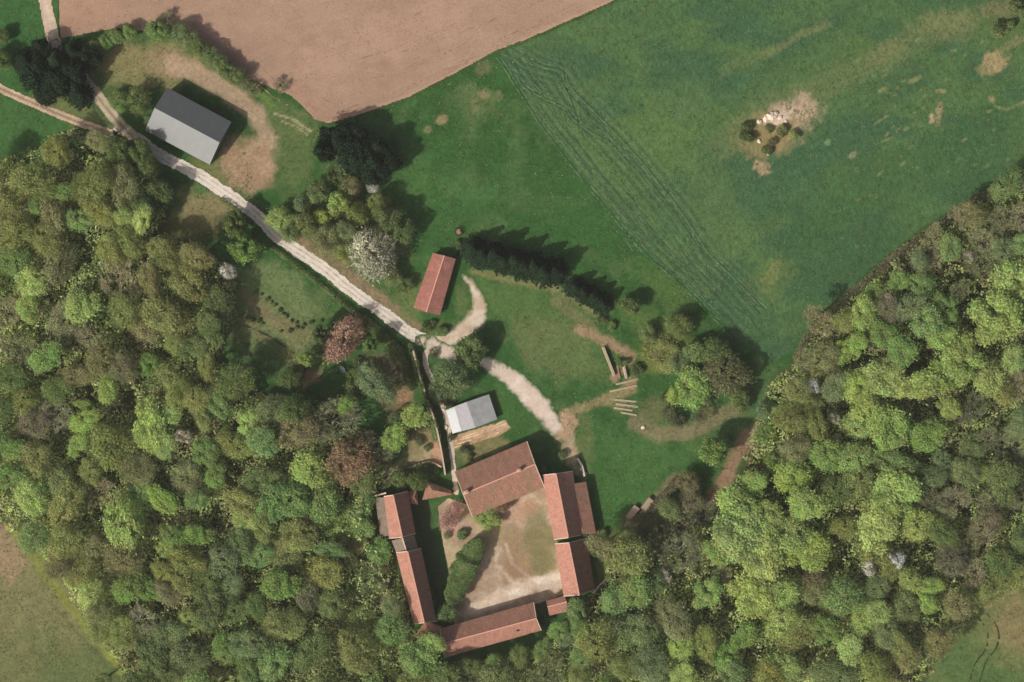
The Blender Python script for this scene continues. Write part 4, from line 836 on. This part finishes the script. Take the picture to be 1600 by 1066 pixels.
# fill the woods
cx_ = np.array([t['x'] for t in TREES]); cy_ = np.array([t['y'] for t in TREES])
rr = random.Random(5); tries = 0; NFILL = 0
NOFILL = [('c',266,362,34),('c',1145,735,34),('c',1110,700,34),('c',320,330,56),('c',590,590,60),('c',640,700,44),('c',640,740,44),('c',600,650,20),('c',985,820,24),('c',960,800,30),('c',900,900,46)]
while tries < 20000 and NFILL < 62:
    tries += 1; x = rr.uniform(-22, 1622); y = rr.uniform(190, 1088)
    s = float(sd_poly(np.array([x]), np.array([y]), WEST)[0][0])
    if s > -13: continue
    if any(math.hypot(x-c[1], y-c[2]) < c[3] for c in NOFILL): continue
    d = [math.hypot(x-t['x'], y-t['y'])-t['r'] for t in TREES]; m = min(d)
    if m < 6: continue
    near = sorted(TREES[:nman], key=lambda t: (t['x']-x)**2+(t['y']-y)**2)[:3]; c = rr.choice(near)['c']
    add_tree(x, y, min(max(m+9, 17), 24)*1.1, c if c not in 'E' else 'G'); NFILL += 1
print('trees', len(TREES), 'fill', NFILL)
# labels for the wood trees
def side(x, y, lx, ly):
    return DIRS[int(round(math.atan2(y-ly, x-lx)/(math.pi/4))) % 8]
bucket = {}
for t in TREES:
    if t['label']: continue
    (lx, ly), nm = min(LM, key=lambda l: (l[0][0]-t['x'])**2+(l[0][1]-t['y'])**2); sz = 'small' if t['r'] < 19 else ('broad' if t['r'] > 27 else 'medium')
    t['key'] = (sz, CL[t['c']][0], side(t['x'], t['y'], lx, ly), nm); t['d'] = math.hypot(t['x']-lx, t['y']-ly); bucket.setdefault(t['key'], []).append(t)
for k, L in bucket.items():
    L.sort(key=lambda t: t['d'])
    for i, t in enumerate(L):
        sz, cn, di, nm = k; t['label'] = f'{sz} {cn} wood tree, ' + (f'{ORD[i]}nearest, ' if len(L) > 1 else '') + f'{di} {nm}'
def rot_copy(me, name, parent, loc, scale, rz, color):
    o = bpy.data.objects.new(name, me); COL.objects.link(o); o.parent = parent; o.location = loc; o.scale = scale; o.rotation_euler = (0, 0, rz); o.color = (*color, 1); return o
for i, t in enumerate(TREES):
    if 'key' in t and 535 < t['x'] < 612 and 760 < t['y'] < 1000: t['h'] = 7.0
    rnd = random.Random(1000+i); cn, srgb, fams = CL[t['c']]; fam = t['fam'] or rnd.choice(fams); r = t['r']*S
    kind = {'cone': 'conifer', 'bare': 'bare_tree', 'bloom': 'blossom_tree'}.get(fam, 'broadleaf_tree')
    x, y = W(t['x'], t['y']); h = t['h'] or (8.5+r*.9+rnd.uniform(-1.2, 1.2))
    root = empty(kind, (x, y, 0), 0)
    g = t['group'] or (('trees of the western wood' if t['x'] < 860 else 'trees of the eastern wood') if 'key' in t else None)
    tag(root, t['label'], 'conifer' if fam == 'cone' else 'tree', g)
    base = lin(srgb)*FOL*rnd.uniform(.92, 1.08); base = base*np.array([rnd.uniform(.92, 1.08), 1, rnd.uniform(.85, 1.12)])
    if fam in ('cone', 'nd'): base = lin(srgb)*(1.1 if fam == 'cone' else 1.25)*rnd.uniform(.85, 1.15)
    base = np.clip(base, 0, .85)
    me = rnd.choice(PR[fam]); rz = rnd.uniform(0, 6.28); asp = rnd.uniform(1.0, 1.32) if 'key' in t else (1.28 if t['c'] == 'P' else rnd.uniform(1.0, 1.1)); rz = 0.9 if t['c'] == 'P' else rz
    if fam == 'cone':
        tr = link('trunk', TRUNK[0], root); tr.scale = (3, 3, h*.5)
        rot_copy(me, 'crown', root, (0, 0, .4), (r, r, (h-.4)/2.7), rz, base)
    else:
        zc = h-r*.75*rnd.uniform(.8, 1.1); zc = max(zc, r*.35)
        vz = (h-zc)/.95 if h > r*1.4 else h*.75/.95
        zc = h-vz*.9
        if 'key' not in t: zc = h*.34; vz = h*.66/.95
        tr = link('trunk', TRUNK[i % 4], root); tr.scale = (h*.55, h*.55, max(zc, .6)); tr.rotation_euler = (0, 0, rz)
        rot_copy(me, 'crown', root, (0, 0, zc), (r*asp, r/asp, vz), rz, base)

# shrubs (single things)
SH = [(667,512,9,'D','low dark shrub on the lane verge below the small red barn, left one'),(690,517,10,'G','round shrub on the lane verge below the small red barn, right one'),(676,505,6,'D','small shrub against the lower gable of the small red barn'),
 (728,705,9,'D','dark round bush between the house lane and the farmhouse roof'),(733,716,6,'D','little dark bush touching the farmhouse eave'),(706,683,7,'K','dark bush at the lower left corner of the garden shed'),
 (690,622,8,'R','reddish shrub beside the house lane left of the garden shed'),(700,630,7,'R','reddish shrub against the left wall of the garden shed'),(678,552,9,'K','dark grey shrub on the verge at the lane junction'),
 (1047,645,14,'K','grey bare bush below left of the wide yellow-green tree'),(1062,658,11,'K','grey bare bush below the wide yellow-green tree'),(1040,622,9,'D','dark bush left of the wide yellow-green tree'),
 (1166,200,10,'D','upper dark green bush on the left of the rocky knoll'),(1168,216,12,'D','lower dark green bush on the left of the rocky knoll'),(1196,236,9,'D','dark bush at the foot of the rocky knoll'),(1240,212,9,'L','lime bush at the right of the rocky knoll'),(1220,205,10,'O','olive bush on top of the rocky knoll'),(1206,222,8,'A','tan bush low on the rocky knoll'),(1200,200,7,'O','small olive bush beside the pale rocks of the knoll'),
 (1560,48,13,'D','dark green bush at the top right of the crop field, left one'),(1576,42,12,'G','green bush at the top right of the crop field, right one'),(1586,12,12,'D','dark green bush in the top right corner'),(1597,18,9,'G','green bush cut by the right picture edge near the top'),
 (975,568,9,'E','green weed clump right of the upper timber stack'),(995,578,10,'D','dark nettle clump below right of the upper timber stack'),(880,710,8,'V','grey-green bush in the shade north of the east range'),(850,735,6,'G','green bush between farmhouse and east range'),
 (700,835,7,'V','grey bush in the courtyard below the plum tree'),(745,800,8,'R','purple shrub left of the soft green courtyard tree'),(722,835,9,'G','low green bush below the plum tree'),(770,780,7,'R','purple shrub touching the farmhouse eave'),
 (655,690,8,'V','grey-green bush left of the house lane wall by the bank'),(668,700,6,'G','small bush on the brown bank'),(505,556,8,'D','dark bush below the pink blossom tree'),(560,570,10,'K','dark bush right below the pink blossom tree'),
 (940,500,9,'V','grey-green bush below the short conifer row'),(955,510,8,'G','green bush right of the end of the conifer row'),(717,380,7,'D','dark bush between the iron ring and the small red barn'),(625,245,6,'V','small pale bush beside the black conifers'),
 (1000,842,12,'V','grey-green bush below the wooden carts'),(940,835,9,'G','green bush right of the lean-to shed'),(952,905,9,'E','bright green bush beside the end of the east range'),(590,755,8,'D','dark bush left of the low curved wall'),
 (860,960,8,'G','green bush growing over the corner shed'),(735,1008,0,'G','')]
for i, (x, y, r, c, lb) in enumerate(SH):
    if not r: continue
    rnd = random.Random(3000+i); root = empty('shrub', (*W(x, y), 0)); tag(root, lb, 'shrub')
    fam = 'bshrub' if c in 'KABVR' else 'shrub'; R = r*S*1.1
    rot_copy(rnd.choice(PR[fam]), 'foliage', root, (0, 0, R*.3), (R, R, R*.9), rnd.uniform(0, 6), lin(CL[c][1])*1.8)
    tr = link('stem', TRUNK[i % 4], root); tr.scale = (R*.5, R*.5, R*.5)
# garden shrubs in lines
k = 0
for (x0, y0, x1, y1, n) in [(402,456,470,512,11),(380,492,410,505,5),(440,520,500,500,6),(388,540,398,600,5)]:
    for j in range(n):
        rnd = random.Random(4000+k); f = j/(n-1); root = empty('garden_bush', (*W(x0+(x1-x0)*f+rnd.uniform(-2, 2), y0+(y1-y0)*f+rnd.uniform(-2, 2)), 0))
        tag(root, f'small dark garden bush, {(ORD[j] or "first ")}from the left in line {("from the lane side","at the lower left","below the lane wall","at the far lower edge")[[(402,456),(380,492),(440,520),(388,540)].index((x0,y0))]}', 'bush', 'garden bushes in rows')
        R = rnd.uniform(.5, .95); rot_copy(PR['shrub'][k % 4], 'foliage', root, (0, 0, R*.3), (R, R, R), rnd.uniform(0, 6), lin(CL['D'][1])*1.7); k += 1
# clipped hedges beside the lane: continuous leafy bands
def hedge(name, label, pts, w, h, c, per=26, seed=0):
    rng = np.random.default_rng(seed); P = np.array([W(*p) for p in spline(pts, 5)])
    for _ in range(3): P[1:-1] = (P[:-2]+P[2:])/4+P[1:-1]/2
    seg = np.hypot(*np.diff(P, axis=0).T); cum = np.concatenate([[0], seg.cumsum()]); n = int(cum[-1]*per*w)
    t = rng.uniform(0, cum[-1], n); x = np.interp(t, cum, P[:, 0]); y = np.interp(t, cum, P[:, 1]); o = (x+rng.uniform(-1, 1, n)*w/2)
    dx = np.interp(t, cum, np.gradient(P[:, 0])); dy = np.interp(t, cum, np.gradient(P[:, 1])); l = np.hypot(dx, dy); q = rng.uniform(-1, 1, n); ww = w/2*(.85+.3*vnoise(t/1.5, t*0, seed))*np.sqrt(np.clip(1.03-np.abs(t/cum[-1]*2-1)**(2.5 if w > 4 else 12), 0, 1))
    hh = h*(.85+.2*vnoise(t/2.2, t*0+5, seed)); z = np.where(rng.uniform(size=n) < .6, hh*np.sqrt(np.clip(1-(np.abs(q)*.8)**3, .2, 1)), rng.uniform(.05, 1, n)*hh)
    C_ = np.stack([x-dy/l*q*ww, y+dx/l*q*ww, z], 1); o = C_[0].copy(); o[2] = 0; C_ = C_-o
    s = rng.uniform(.1, .24, n); V, F = quads(C_, np.stack([q*.6, q*.2, np.ones(n)], 1)+rng.normal(size=(n, 3))*.5, s, s*.7, rng)
    ob = link(name, npmesh(name, V, F, M['leaf'], tint=rng.uniform(.65, 1.35, n))); ob.location = o; ob.color = (*(lin(CL[c][1])*1.8), 1); tag(ob, label, 'hedge'); return ob
hedge('hedge', 'long dark hedge along the lower side of the lane towards the junction', [(420,383),(466,417),(514,456),(552,487),(594,517),(632,550)], 1.6, 1.6, 'D', seed=1)
hedge('hedge', 'ivy hedge topping the wall along the west side of the house lane', [(640,536),(649,560),(655,590),(668,628),(679,662),(687,690)], 2.2, 3.2, 'D', seed=2)
hedge('hedge', 'dark bank hedge on the curved wall north of the northwest house', [(592,765),(620,745),(650,732),(672,728),(686,738)], 2.4, 2.0, 'D', seed=3)
hedge('hedge', 'short hedge along the lane opposite the big barn clearing', [(345,310),(375,332),(400,355)], 1.4, 1.4, 'D', seed=4)
hedge('hedge', 'scrubby grey hedge from the wooden carts up towards the earth path', [(985,815),(1012,800),(1040,772),(1062,748)], 3.0, 1.6, 'B', seed=5)
hedge('hedge', 'brown scrub hedge along the crop field edge', [(1590,270),(1520,316),(1440,368),(1385,410),(1330,460),(1275,510),(1240,560)], 2.6, 1.3, 'B', seed=6)
hedge('hedge', 'tall broad curved green hedge in the middle of the courtyard', [(752,842),(738,862),(726,886),(716,910),(704,942)], 7.6, 6.8, 'G', per=90, seed=8)
hedge('hedge', 'dark overgrown hedge from the lane junction down beside the garden', [(560,492),(585,515),(612,540),(632,570),(645,610)], 3.0, 2.4, 'D', seed=9)
# ivy on the south range eaves etc: undergrowth below the woods
rng = np.random.default_rng(55); n = 460000; X = rng.uniform(-60, 1660, n); Y = rng.uniform(180, 1120, n); s = sd_poly(X+(fbm(X/14, Y/14, 3)-.5)*16, Y+(fbm(X/14, Y/14, 8)-.5)*16, WEST)[0]
g = fbm(X/11, Y/11, 91, 3); k = (s < -3) & (g > .31)
for c in NOFILL: k &= (np.hypot(X-c[1], Y-c[2]) > c[3]*.7) | (g > .62)
X, Y, g, s = X[k], Y[k], g[k], s[k]; n = len(X); z = rng.uniform(.1, 1, n)**.5*np.clip((g-.3)*26, .2, 8.5)*sstep(3, 22, -s)+.08
C_ = np.stack([(X-800)*S, (533-Y)*S, z], 1); sz = rng.uniform(.12, .34, n); V, F = quads(C_, np.tile([0, 0, 1.2], (n, 1))+rng.normal(size=(n, 3))*.5, sz, sz*.7, rng)
h1 = sstep(.35, .65, fbm(X/26, Y/26, 14, 3))[:, None]; h2 = sstep(.5, .7, fbm(X/18, Y/18, 19, 3))[:, None]
uc = lin((104, 100, 74))*(1-h1)+lin((84, 104, 60))*h1; uc = uc*(1-h2)+lin((112, 124, 70))*h2
ug = link('undergrowth', npmesh('undergrowth', V, F, M['under'], tint=rng.uniform(.7, 1.3, n)*2.4, col=np.repeat(uc, 4, 0))); tag(ug, 'brambles, saplings and low scrub filling the woodland floor between the crowns', 'undergrowth', kind='stuff')
# grass tufts over the open meadows, blades of the young crop, clods on the ploughed land
def scatter(name, n, box_, keep, size, zr, c1, c2, sc, label, cat, seed, flat=1.0, mat='under', gain=1.25):
    rng = np.random.default_rng(seed); X = rng.uniform(box_[0], box_[2], n); Y = rng.uniform(box_[1], box_[3], n); k = keep(X, Y); X, Y = X[k], Y[k]; n = len(X)
    C_ = np.stack([(X-800)*S, (533-Y)*S, rng.uniform(*zr, n)], 1); sz = rng.uniform(*size, n); V, F = quads(C_, np.tile([0, 0, flat], (n, 1))+rng.normal(size=(n, 3))*.6, sz, sz*.5, rng)
    h = sstep(.3, .7, fbm(X/sc, Y/sc, seed, 3)+rng.uniform(-.2, .2, n))[:, None]; uc = lin(c1)*(1-h)+lin(c2)*h
    o = link(name, npmesh(name, V, F, M[mat], tint=rng.uniform(.7, 1.3, n)*gain, col=np.repeat(uc, 4, 0))); tag(o, label, cat, kind='stuff')
def meadow_keep(X, Y):
    k = (sd_poly(X, Y, WEST)[0] > 2)
    for P in (PLOUGH, CROP, COURT): k &= sd_poly(X, Y, P)[0] > 4
    for L, w in ((LANE, 12), ([(60,-60),(70,0),(78,40),(86,72)], 13), ([(675,540),(735,560),(800,592),(866,670)], 20), ([(660,532),(718,520),(750,478),(727,430)], 20), ([(674,540),(664,558),(683,612),(704,690),(713,770)], 8), ([(86,70),(142,136),(208,214)], 12), ([(0,138),(190,214)], 10), ([(280,105),(400,180),(418,300)], 22)): k &= sd_line(X, Y, L, 0)[0] > w
    k &= ~((X > 585) & (X < 935) & (Y > 680) & (Y < 1030)) & ~((X > 225) & (X < 370) & (Y > 135) & (Y < 262)) & ~((X > 640) & (X < 800) & (Y > 390) & (Y < 720))
    return k & (fbm(X/10, Y/10, 17, 3)+np.random.default_rng(4).uniform(-.12, .12, len(X)) > .46)
scatter('grass_tufts', 190000, (-20, -10, 1620, 1080), meadow_keep, (.08, .22), (.03, .2), (58, 92, 46), (98, 114, 66), 22, 'rough grass tufts scattered over the green meadows', 'grass', 61)
scatter('crop_leaves', 170000, (770, -10, 1620, 575), lambda X, Y: (sd_poly(X, Y, CROP)[0] < -3) & (fbm(X/7, Y/7, 27, 3)+np.random.default_rng(5).uniform(-.12, .12, len(X)) > .46) & (np.hypot(X-1205, Y-208) > 44), (.07, .17), (.06, .2), (60, 94, 60), (84, 110, 68), 30, 'leaves of the young crop covering the big field', 'crop', 62)
scatter('soil_clods', 60000, (60, -10, 960, 195), lambda X, Y: sd_poly(X, Y, PLOUGH)[0] < -3, (.06, .16), (.055, .09), (150, 122, 102), (190, 162, 138), 20, 'small clods lying on the ploughed field', 'soil', 63, 2.0, 'clod', 1.0)
# ------------------------------------------------------------------ small objects
def prim_box_obj(name, label, cat, px, py, ang, dims, mat, z=0, group=None, parent=None):
    o = mk(name, *box(-dims[0]/2, -dims[1]/2, 0, dims[0]/2, dims[1]/2, dims[2]), mat, parent)
    if parent is None: o.location = (*W(px, py), z); o.rotation_euler = (0, 0, ang); tag(o, label, cat, group)
    return o
def cyl(p, q, r, n=9, r2=None):
    p = Vector(p); q = Vector(q); d = (q-p).normalized(); a = d.orthogonal().normalized(); b = d.cross(a); r2 = r2 or r; V = []; F = []
    for c, R in ((p, r), (q, r2)):
        for k_ in range(n): t = 2*math.pi*k_/n; V.append(tuple(c+(a*math.cos(t)+b*math.sin(t))*R))
    F = [(k_, (k_+1) % n, n+(k_+1) % n, n+k_) for k_ in range(n)]+[tuple(range(n))[::-1], tuple(range(n, 2*n))]
    return V, F
def timber_stack(label, p1, p2, width, h, mat, group):
    fr = Frame(p1, p2); a = fr(p1); b = fr(p2); L = abs(b[0]-a[0]); t = empty('timber_stack', (fr.o[0], fr.o[1], 0), fr.a); tag(t, label, 'timber stack', group)
    d = .3; rows = max(1, int(h/d)); cols = max(1, int(width/d)); rnd = random.Random(int(p1[0]))
    for j in range(rows):
        for i in range(cols):
            y = (i-(cols-1)/2)*d+(d/2 if j % 2 and i < cols-1 else 0); e = rnd.uniform(0, .5)
            mk('log', *cyl((-L/2+e, y, d/2+j*d*.9), (L/2-rnd.uniform(0, .5), y+rnd.uniform(-.03, .03), d/2+j*d*.9), d*.5, 8, d*.44), mat, t)
    for x in (-L*.3, L*.3): mk('bearer', *box(x-.1, -width/2, -.02, x+.1, width/2, .08), M['wood'], t)
G_ = 'timber stacks on the lawn'
timber_stack('tall pale timber stack, leftmost of the stacks on the lawn', (942,542), (960,588), 1.1, 1.7, M['timber'], G_)
timber_stack('narrow timber stack right of the tall pale one', (973,566), (979,592), .9, 1.3, M['timber'], G_)
timber_stack('thin timber stack between the tall pale and the narrow one', (964,570), (969,592), .6, .6, M['wood'], G_)
for i, (a, b) in enumerate([((958,624),(996,628)),((962,631),(998,636)),((958,637),(990,642)),((968,644),(995,649)),((962,601),(998,592)),((952,612),(996,602))]):
    timber_stack(f'low row of cut poles, {ORD[i] or "first "}of the poles laid out below the tall stacks'.replace('  ', ' '), a, b, .6, .35, M['timber'], 'rows of poles below the timber stacks')
def wagon(label, px, py, ang, L, Wd, mat):
    t = empty('farm_trailer', (*W(px, py), 0), ang); tag(t, label, 'trailer')
    mk('bed', *box(-L/2, -Wd/2, .85, L/2, Wd/2, 1.0), mat, t)
    for s in (-1, 1): mk('side_board', *box(-L/2, s*Wd/2-.04, 1.0, L/2, s*Wd/2+.04, 1.5), mat, t); mk('end_board', *box(s*L/2-.04, -Wd/2+.05, 1.0, s*L/2+.04, Wd/2-.05, 1.5), mat, t)
    for i in range(5): mk('plank', *box(-L/2+.15, -Wd/2+.12+i*Wd/5.3, 1.003, L/2-.15, -Wd/2+.12+i*Wd/5.3+Wd/7, 1.3+.1*(i % 2)), M['timber'] if i % 2 else mat, t)
    for sx in (-.25, .25):
        for s in (-1, 1):
            w = mk('wheel', *cyl((sx*L, s*(Wd/2+.05), .42), (sx*L, s*(Wd/2-.2), .42), .42, 16), M['dark'], t); mk('hub', *cyl((sx*L, s*(Wd/2+.09), .42), (sx*L, s*(Wd/2+.05), .42), .14, 10), mat, w)
    mk('drawbar', *cyl((L/2, 0, .7), (L/2+1.4, 0, .45), .06), M['dark'], t)
M['board'] = plain('weathered pinkish boards', (184, 158, 138), 0.85, 0.2, 3)
wagon('loaded wooden farm trailer at the wood edge, left one of two', 988, 801, math.radians(52), 4.6, 2.0, M['board'])
wagon('loaded wooden farm trailer at the wood edge, right one of two', 1011, 788, math.radians(52), 4.2, 1.9, M['board'])
# iron ring feeder with a heap of hay
t = empty('ring_feeder', (*W(717,362), 0)); tag(t, 'round dark iron feeder ring on the meadow above the small red barn', 'feeder')
for z in (.05, .5, 1.0):
    n = 24; a_ = [2*math.pi*q/n for q in range(n+1)]
    mk('hoop', *join([cyl((1.25*math.cos(a_[q]), 1.25*math.sin(a_[q]), z), (1.25*math.cos(a_[q+1]), 1.25*math.sin(a_[q+1]), z), .08, 5) for q in range(n)]), M['dark'], t)
for k_ in range(14):
    a0 = 2*math.pi*k_/14; mk('bar', *cyl((1.25*math.cos(a0), 1.25*math.sin(a0), 0), (1.25*math.cos(a0), 1.25*math.sin(a0), 1.05), .05, 5), M['dark'], t)
def blob(name, parent, r, mat, seed=0, sub=3, amp=.18, sq=(1, 1, 1)):
    import bmesh
    bm = bmesh.new(); bmesh.ops.create_icosphere(bm, subdivisions=sub, radius=1); rg = random.Random(seed); o3 = [rg.uniform(0, 50) for _ in range(3)]
    from mathutils import noise as mn
    for v in bm.verts:
        q = mn.noise(Vector(v.co)*1.6+Vector(o3)); q2 = mn.noise(Vector(v.co)*4+Vector(o3)); v.co *= r*(1+amp*q*1.6+amp*.5*q2); v.co.x *= sq[0]; v.co.y *= sq[1]; v.co.z *= sq[2]
    me = bpy.data.meshes.new(name); bm.to_mesh(me); bm.free(); me.materials.append(mat); o = bpy.data.objects.new(name, me); COL.objects.link(o)
    if parent: o.parent = parent
    return o
o = blob('hay', t, .95, M['wood'], 3, sq=(1, 1, .5)); o.location = (0, 0, .3)
t = empty('water_tub', (*W(535,577), 0), -.9); tag(t, 'pale blue-grey oval tub in the shade below the pink blossom tree', 'tub')
V = []; F = []; n = 20
for (a, z) in ((1.0, 0), (1.05, .6), (.92, .6), (.88, .12)):
    for k_ in range(n): q = 2*math.pi*k_/n; V.append((1.3*a*math.cos(q), .65*a*math.sin(q), z))
for l in range(3):
    for k_ in range(n): F.append((l*n+k_, l*n+(k_+1) % n, (l+1)*n+(k_+1) % n, (l+1)*n+k_))
F.append(tuple(3*n+k_ for k_ in range(n))); mk('tub_shell', V, F, M['blue'], t); mk('rim', *join([cyl((1.3*math.cos(2*math.pi*k_/n), .65*math.sin(2*math.pi*k_/n), .6), (1.3*math.cos(2*math.pi*(k_+1)/n), .65*math.sin(2*math.pi*(k_+1)/n), .6), .06, 5) for k_ in range(n)]), M['blue'], t)
# boulders
B = [(1205,182,1.6,'largest pale boulder at the top of the rocky knoll'),(1197,186,1.2,'pale boulder just left of the largest one on the knoll'),(1212,178,1.0,'pale boulder just above right of the largest one on the knoll'),(1186,190,.9,'flat boulder at the upper left of the knoll'),(1219,184,.8,'small boulder right of the largest one on the knoll'),
     (1186,221,.7,'small pale boulder at the lower left of the knoll'),(1203,228,.8,'pale boulder at the lower middle of the knoll'),(1164,194,.5,'tiny white stone beside the dark bushes of the knoll'),(1200,240,.6,'small stone at the foot of the knoll'),(1228,190,.6,'small stone in the bare soil right of the knoll'),
     (1005,668,.7,'single white stone on the lawn below the timber poles'),(697,668,.8,'pale stone at the lower left of the garden shed'),(693,640,.7,'pale stone at the upper left of the garden shed'),(913,741,.8,'pale stone at the corner of the east range'),(908,733,.6,'smaller pale stone above the corner of the east range'),(947,906,.7,'pale pinkish stone beyond the lower end of the east range'),(712,763,.9,'pale stone block at the left gable of the farmhouse'),(723,796,.6,'small pale stone left of the soft green courtyard tree')]
for i, (x, y, r, lb) in enumerate(B):
    o = blob('boulder', None, r, M['rock'], i, 2, .25, (1, .8, .6)); o.location = (*W(x, y), r*.25); o.rotation_euler = (0, 0, i); tag(o, lb, 'boulder')

# thin spring air between the ground and the aircraft
hz = bpy.data.materials.new('haze'); hz.use_nodes = True; n_ = hz.node_tree; n_.nodes.clear()
ho = n_.nodes.new('ShaderNodeOutputMaterial'); pv = n_.nodes.new('ShaderNodeVolumePrincipled'); pv.inputs['Density'].default_value = 0.000038
pv.inputs['Color'].default_value = (1.0, 0.96, 0.9, 1); n_.links.new(pv.outputs[0], ho.inputs['Volume'])
hb = mk('haze', *box(-2600, -2600, -1, 2600, 2600, 1010), hz); tag(hb, kind='stuff'); hb['label'] = 'thin pale haze in the air over the whole valley'; hb['category'] = 'haze'
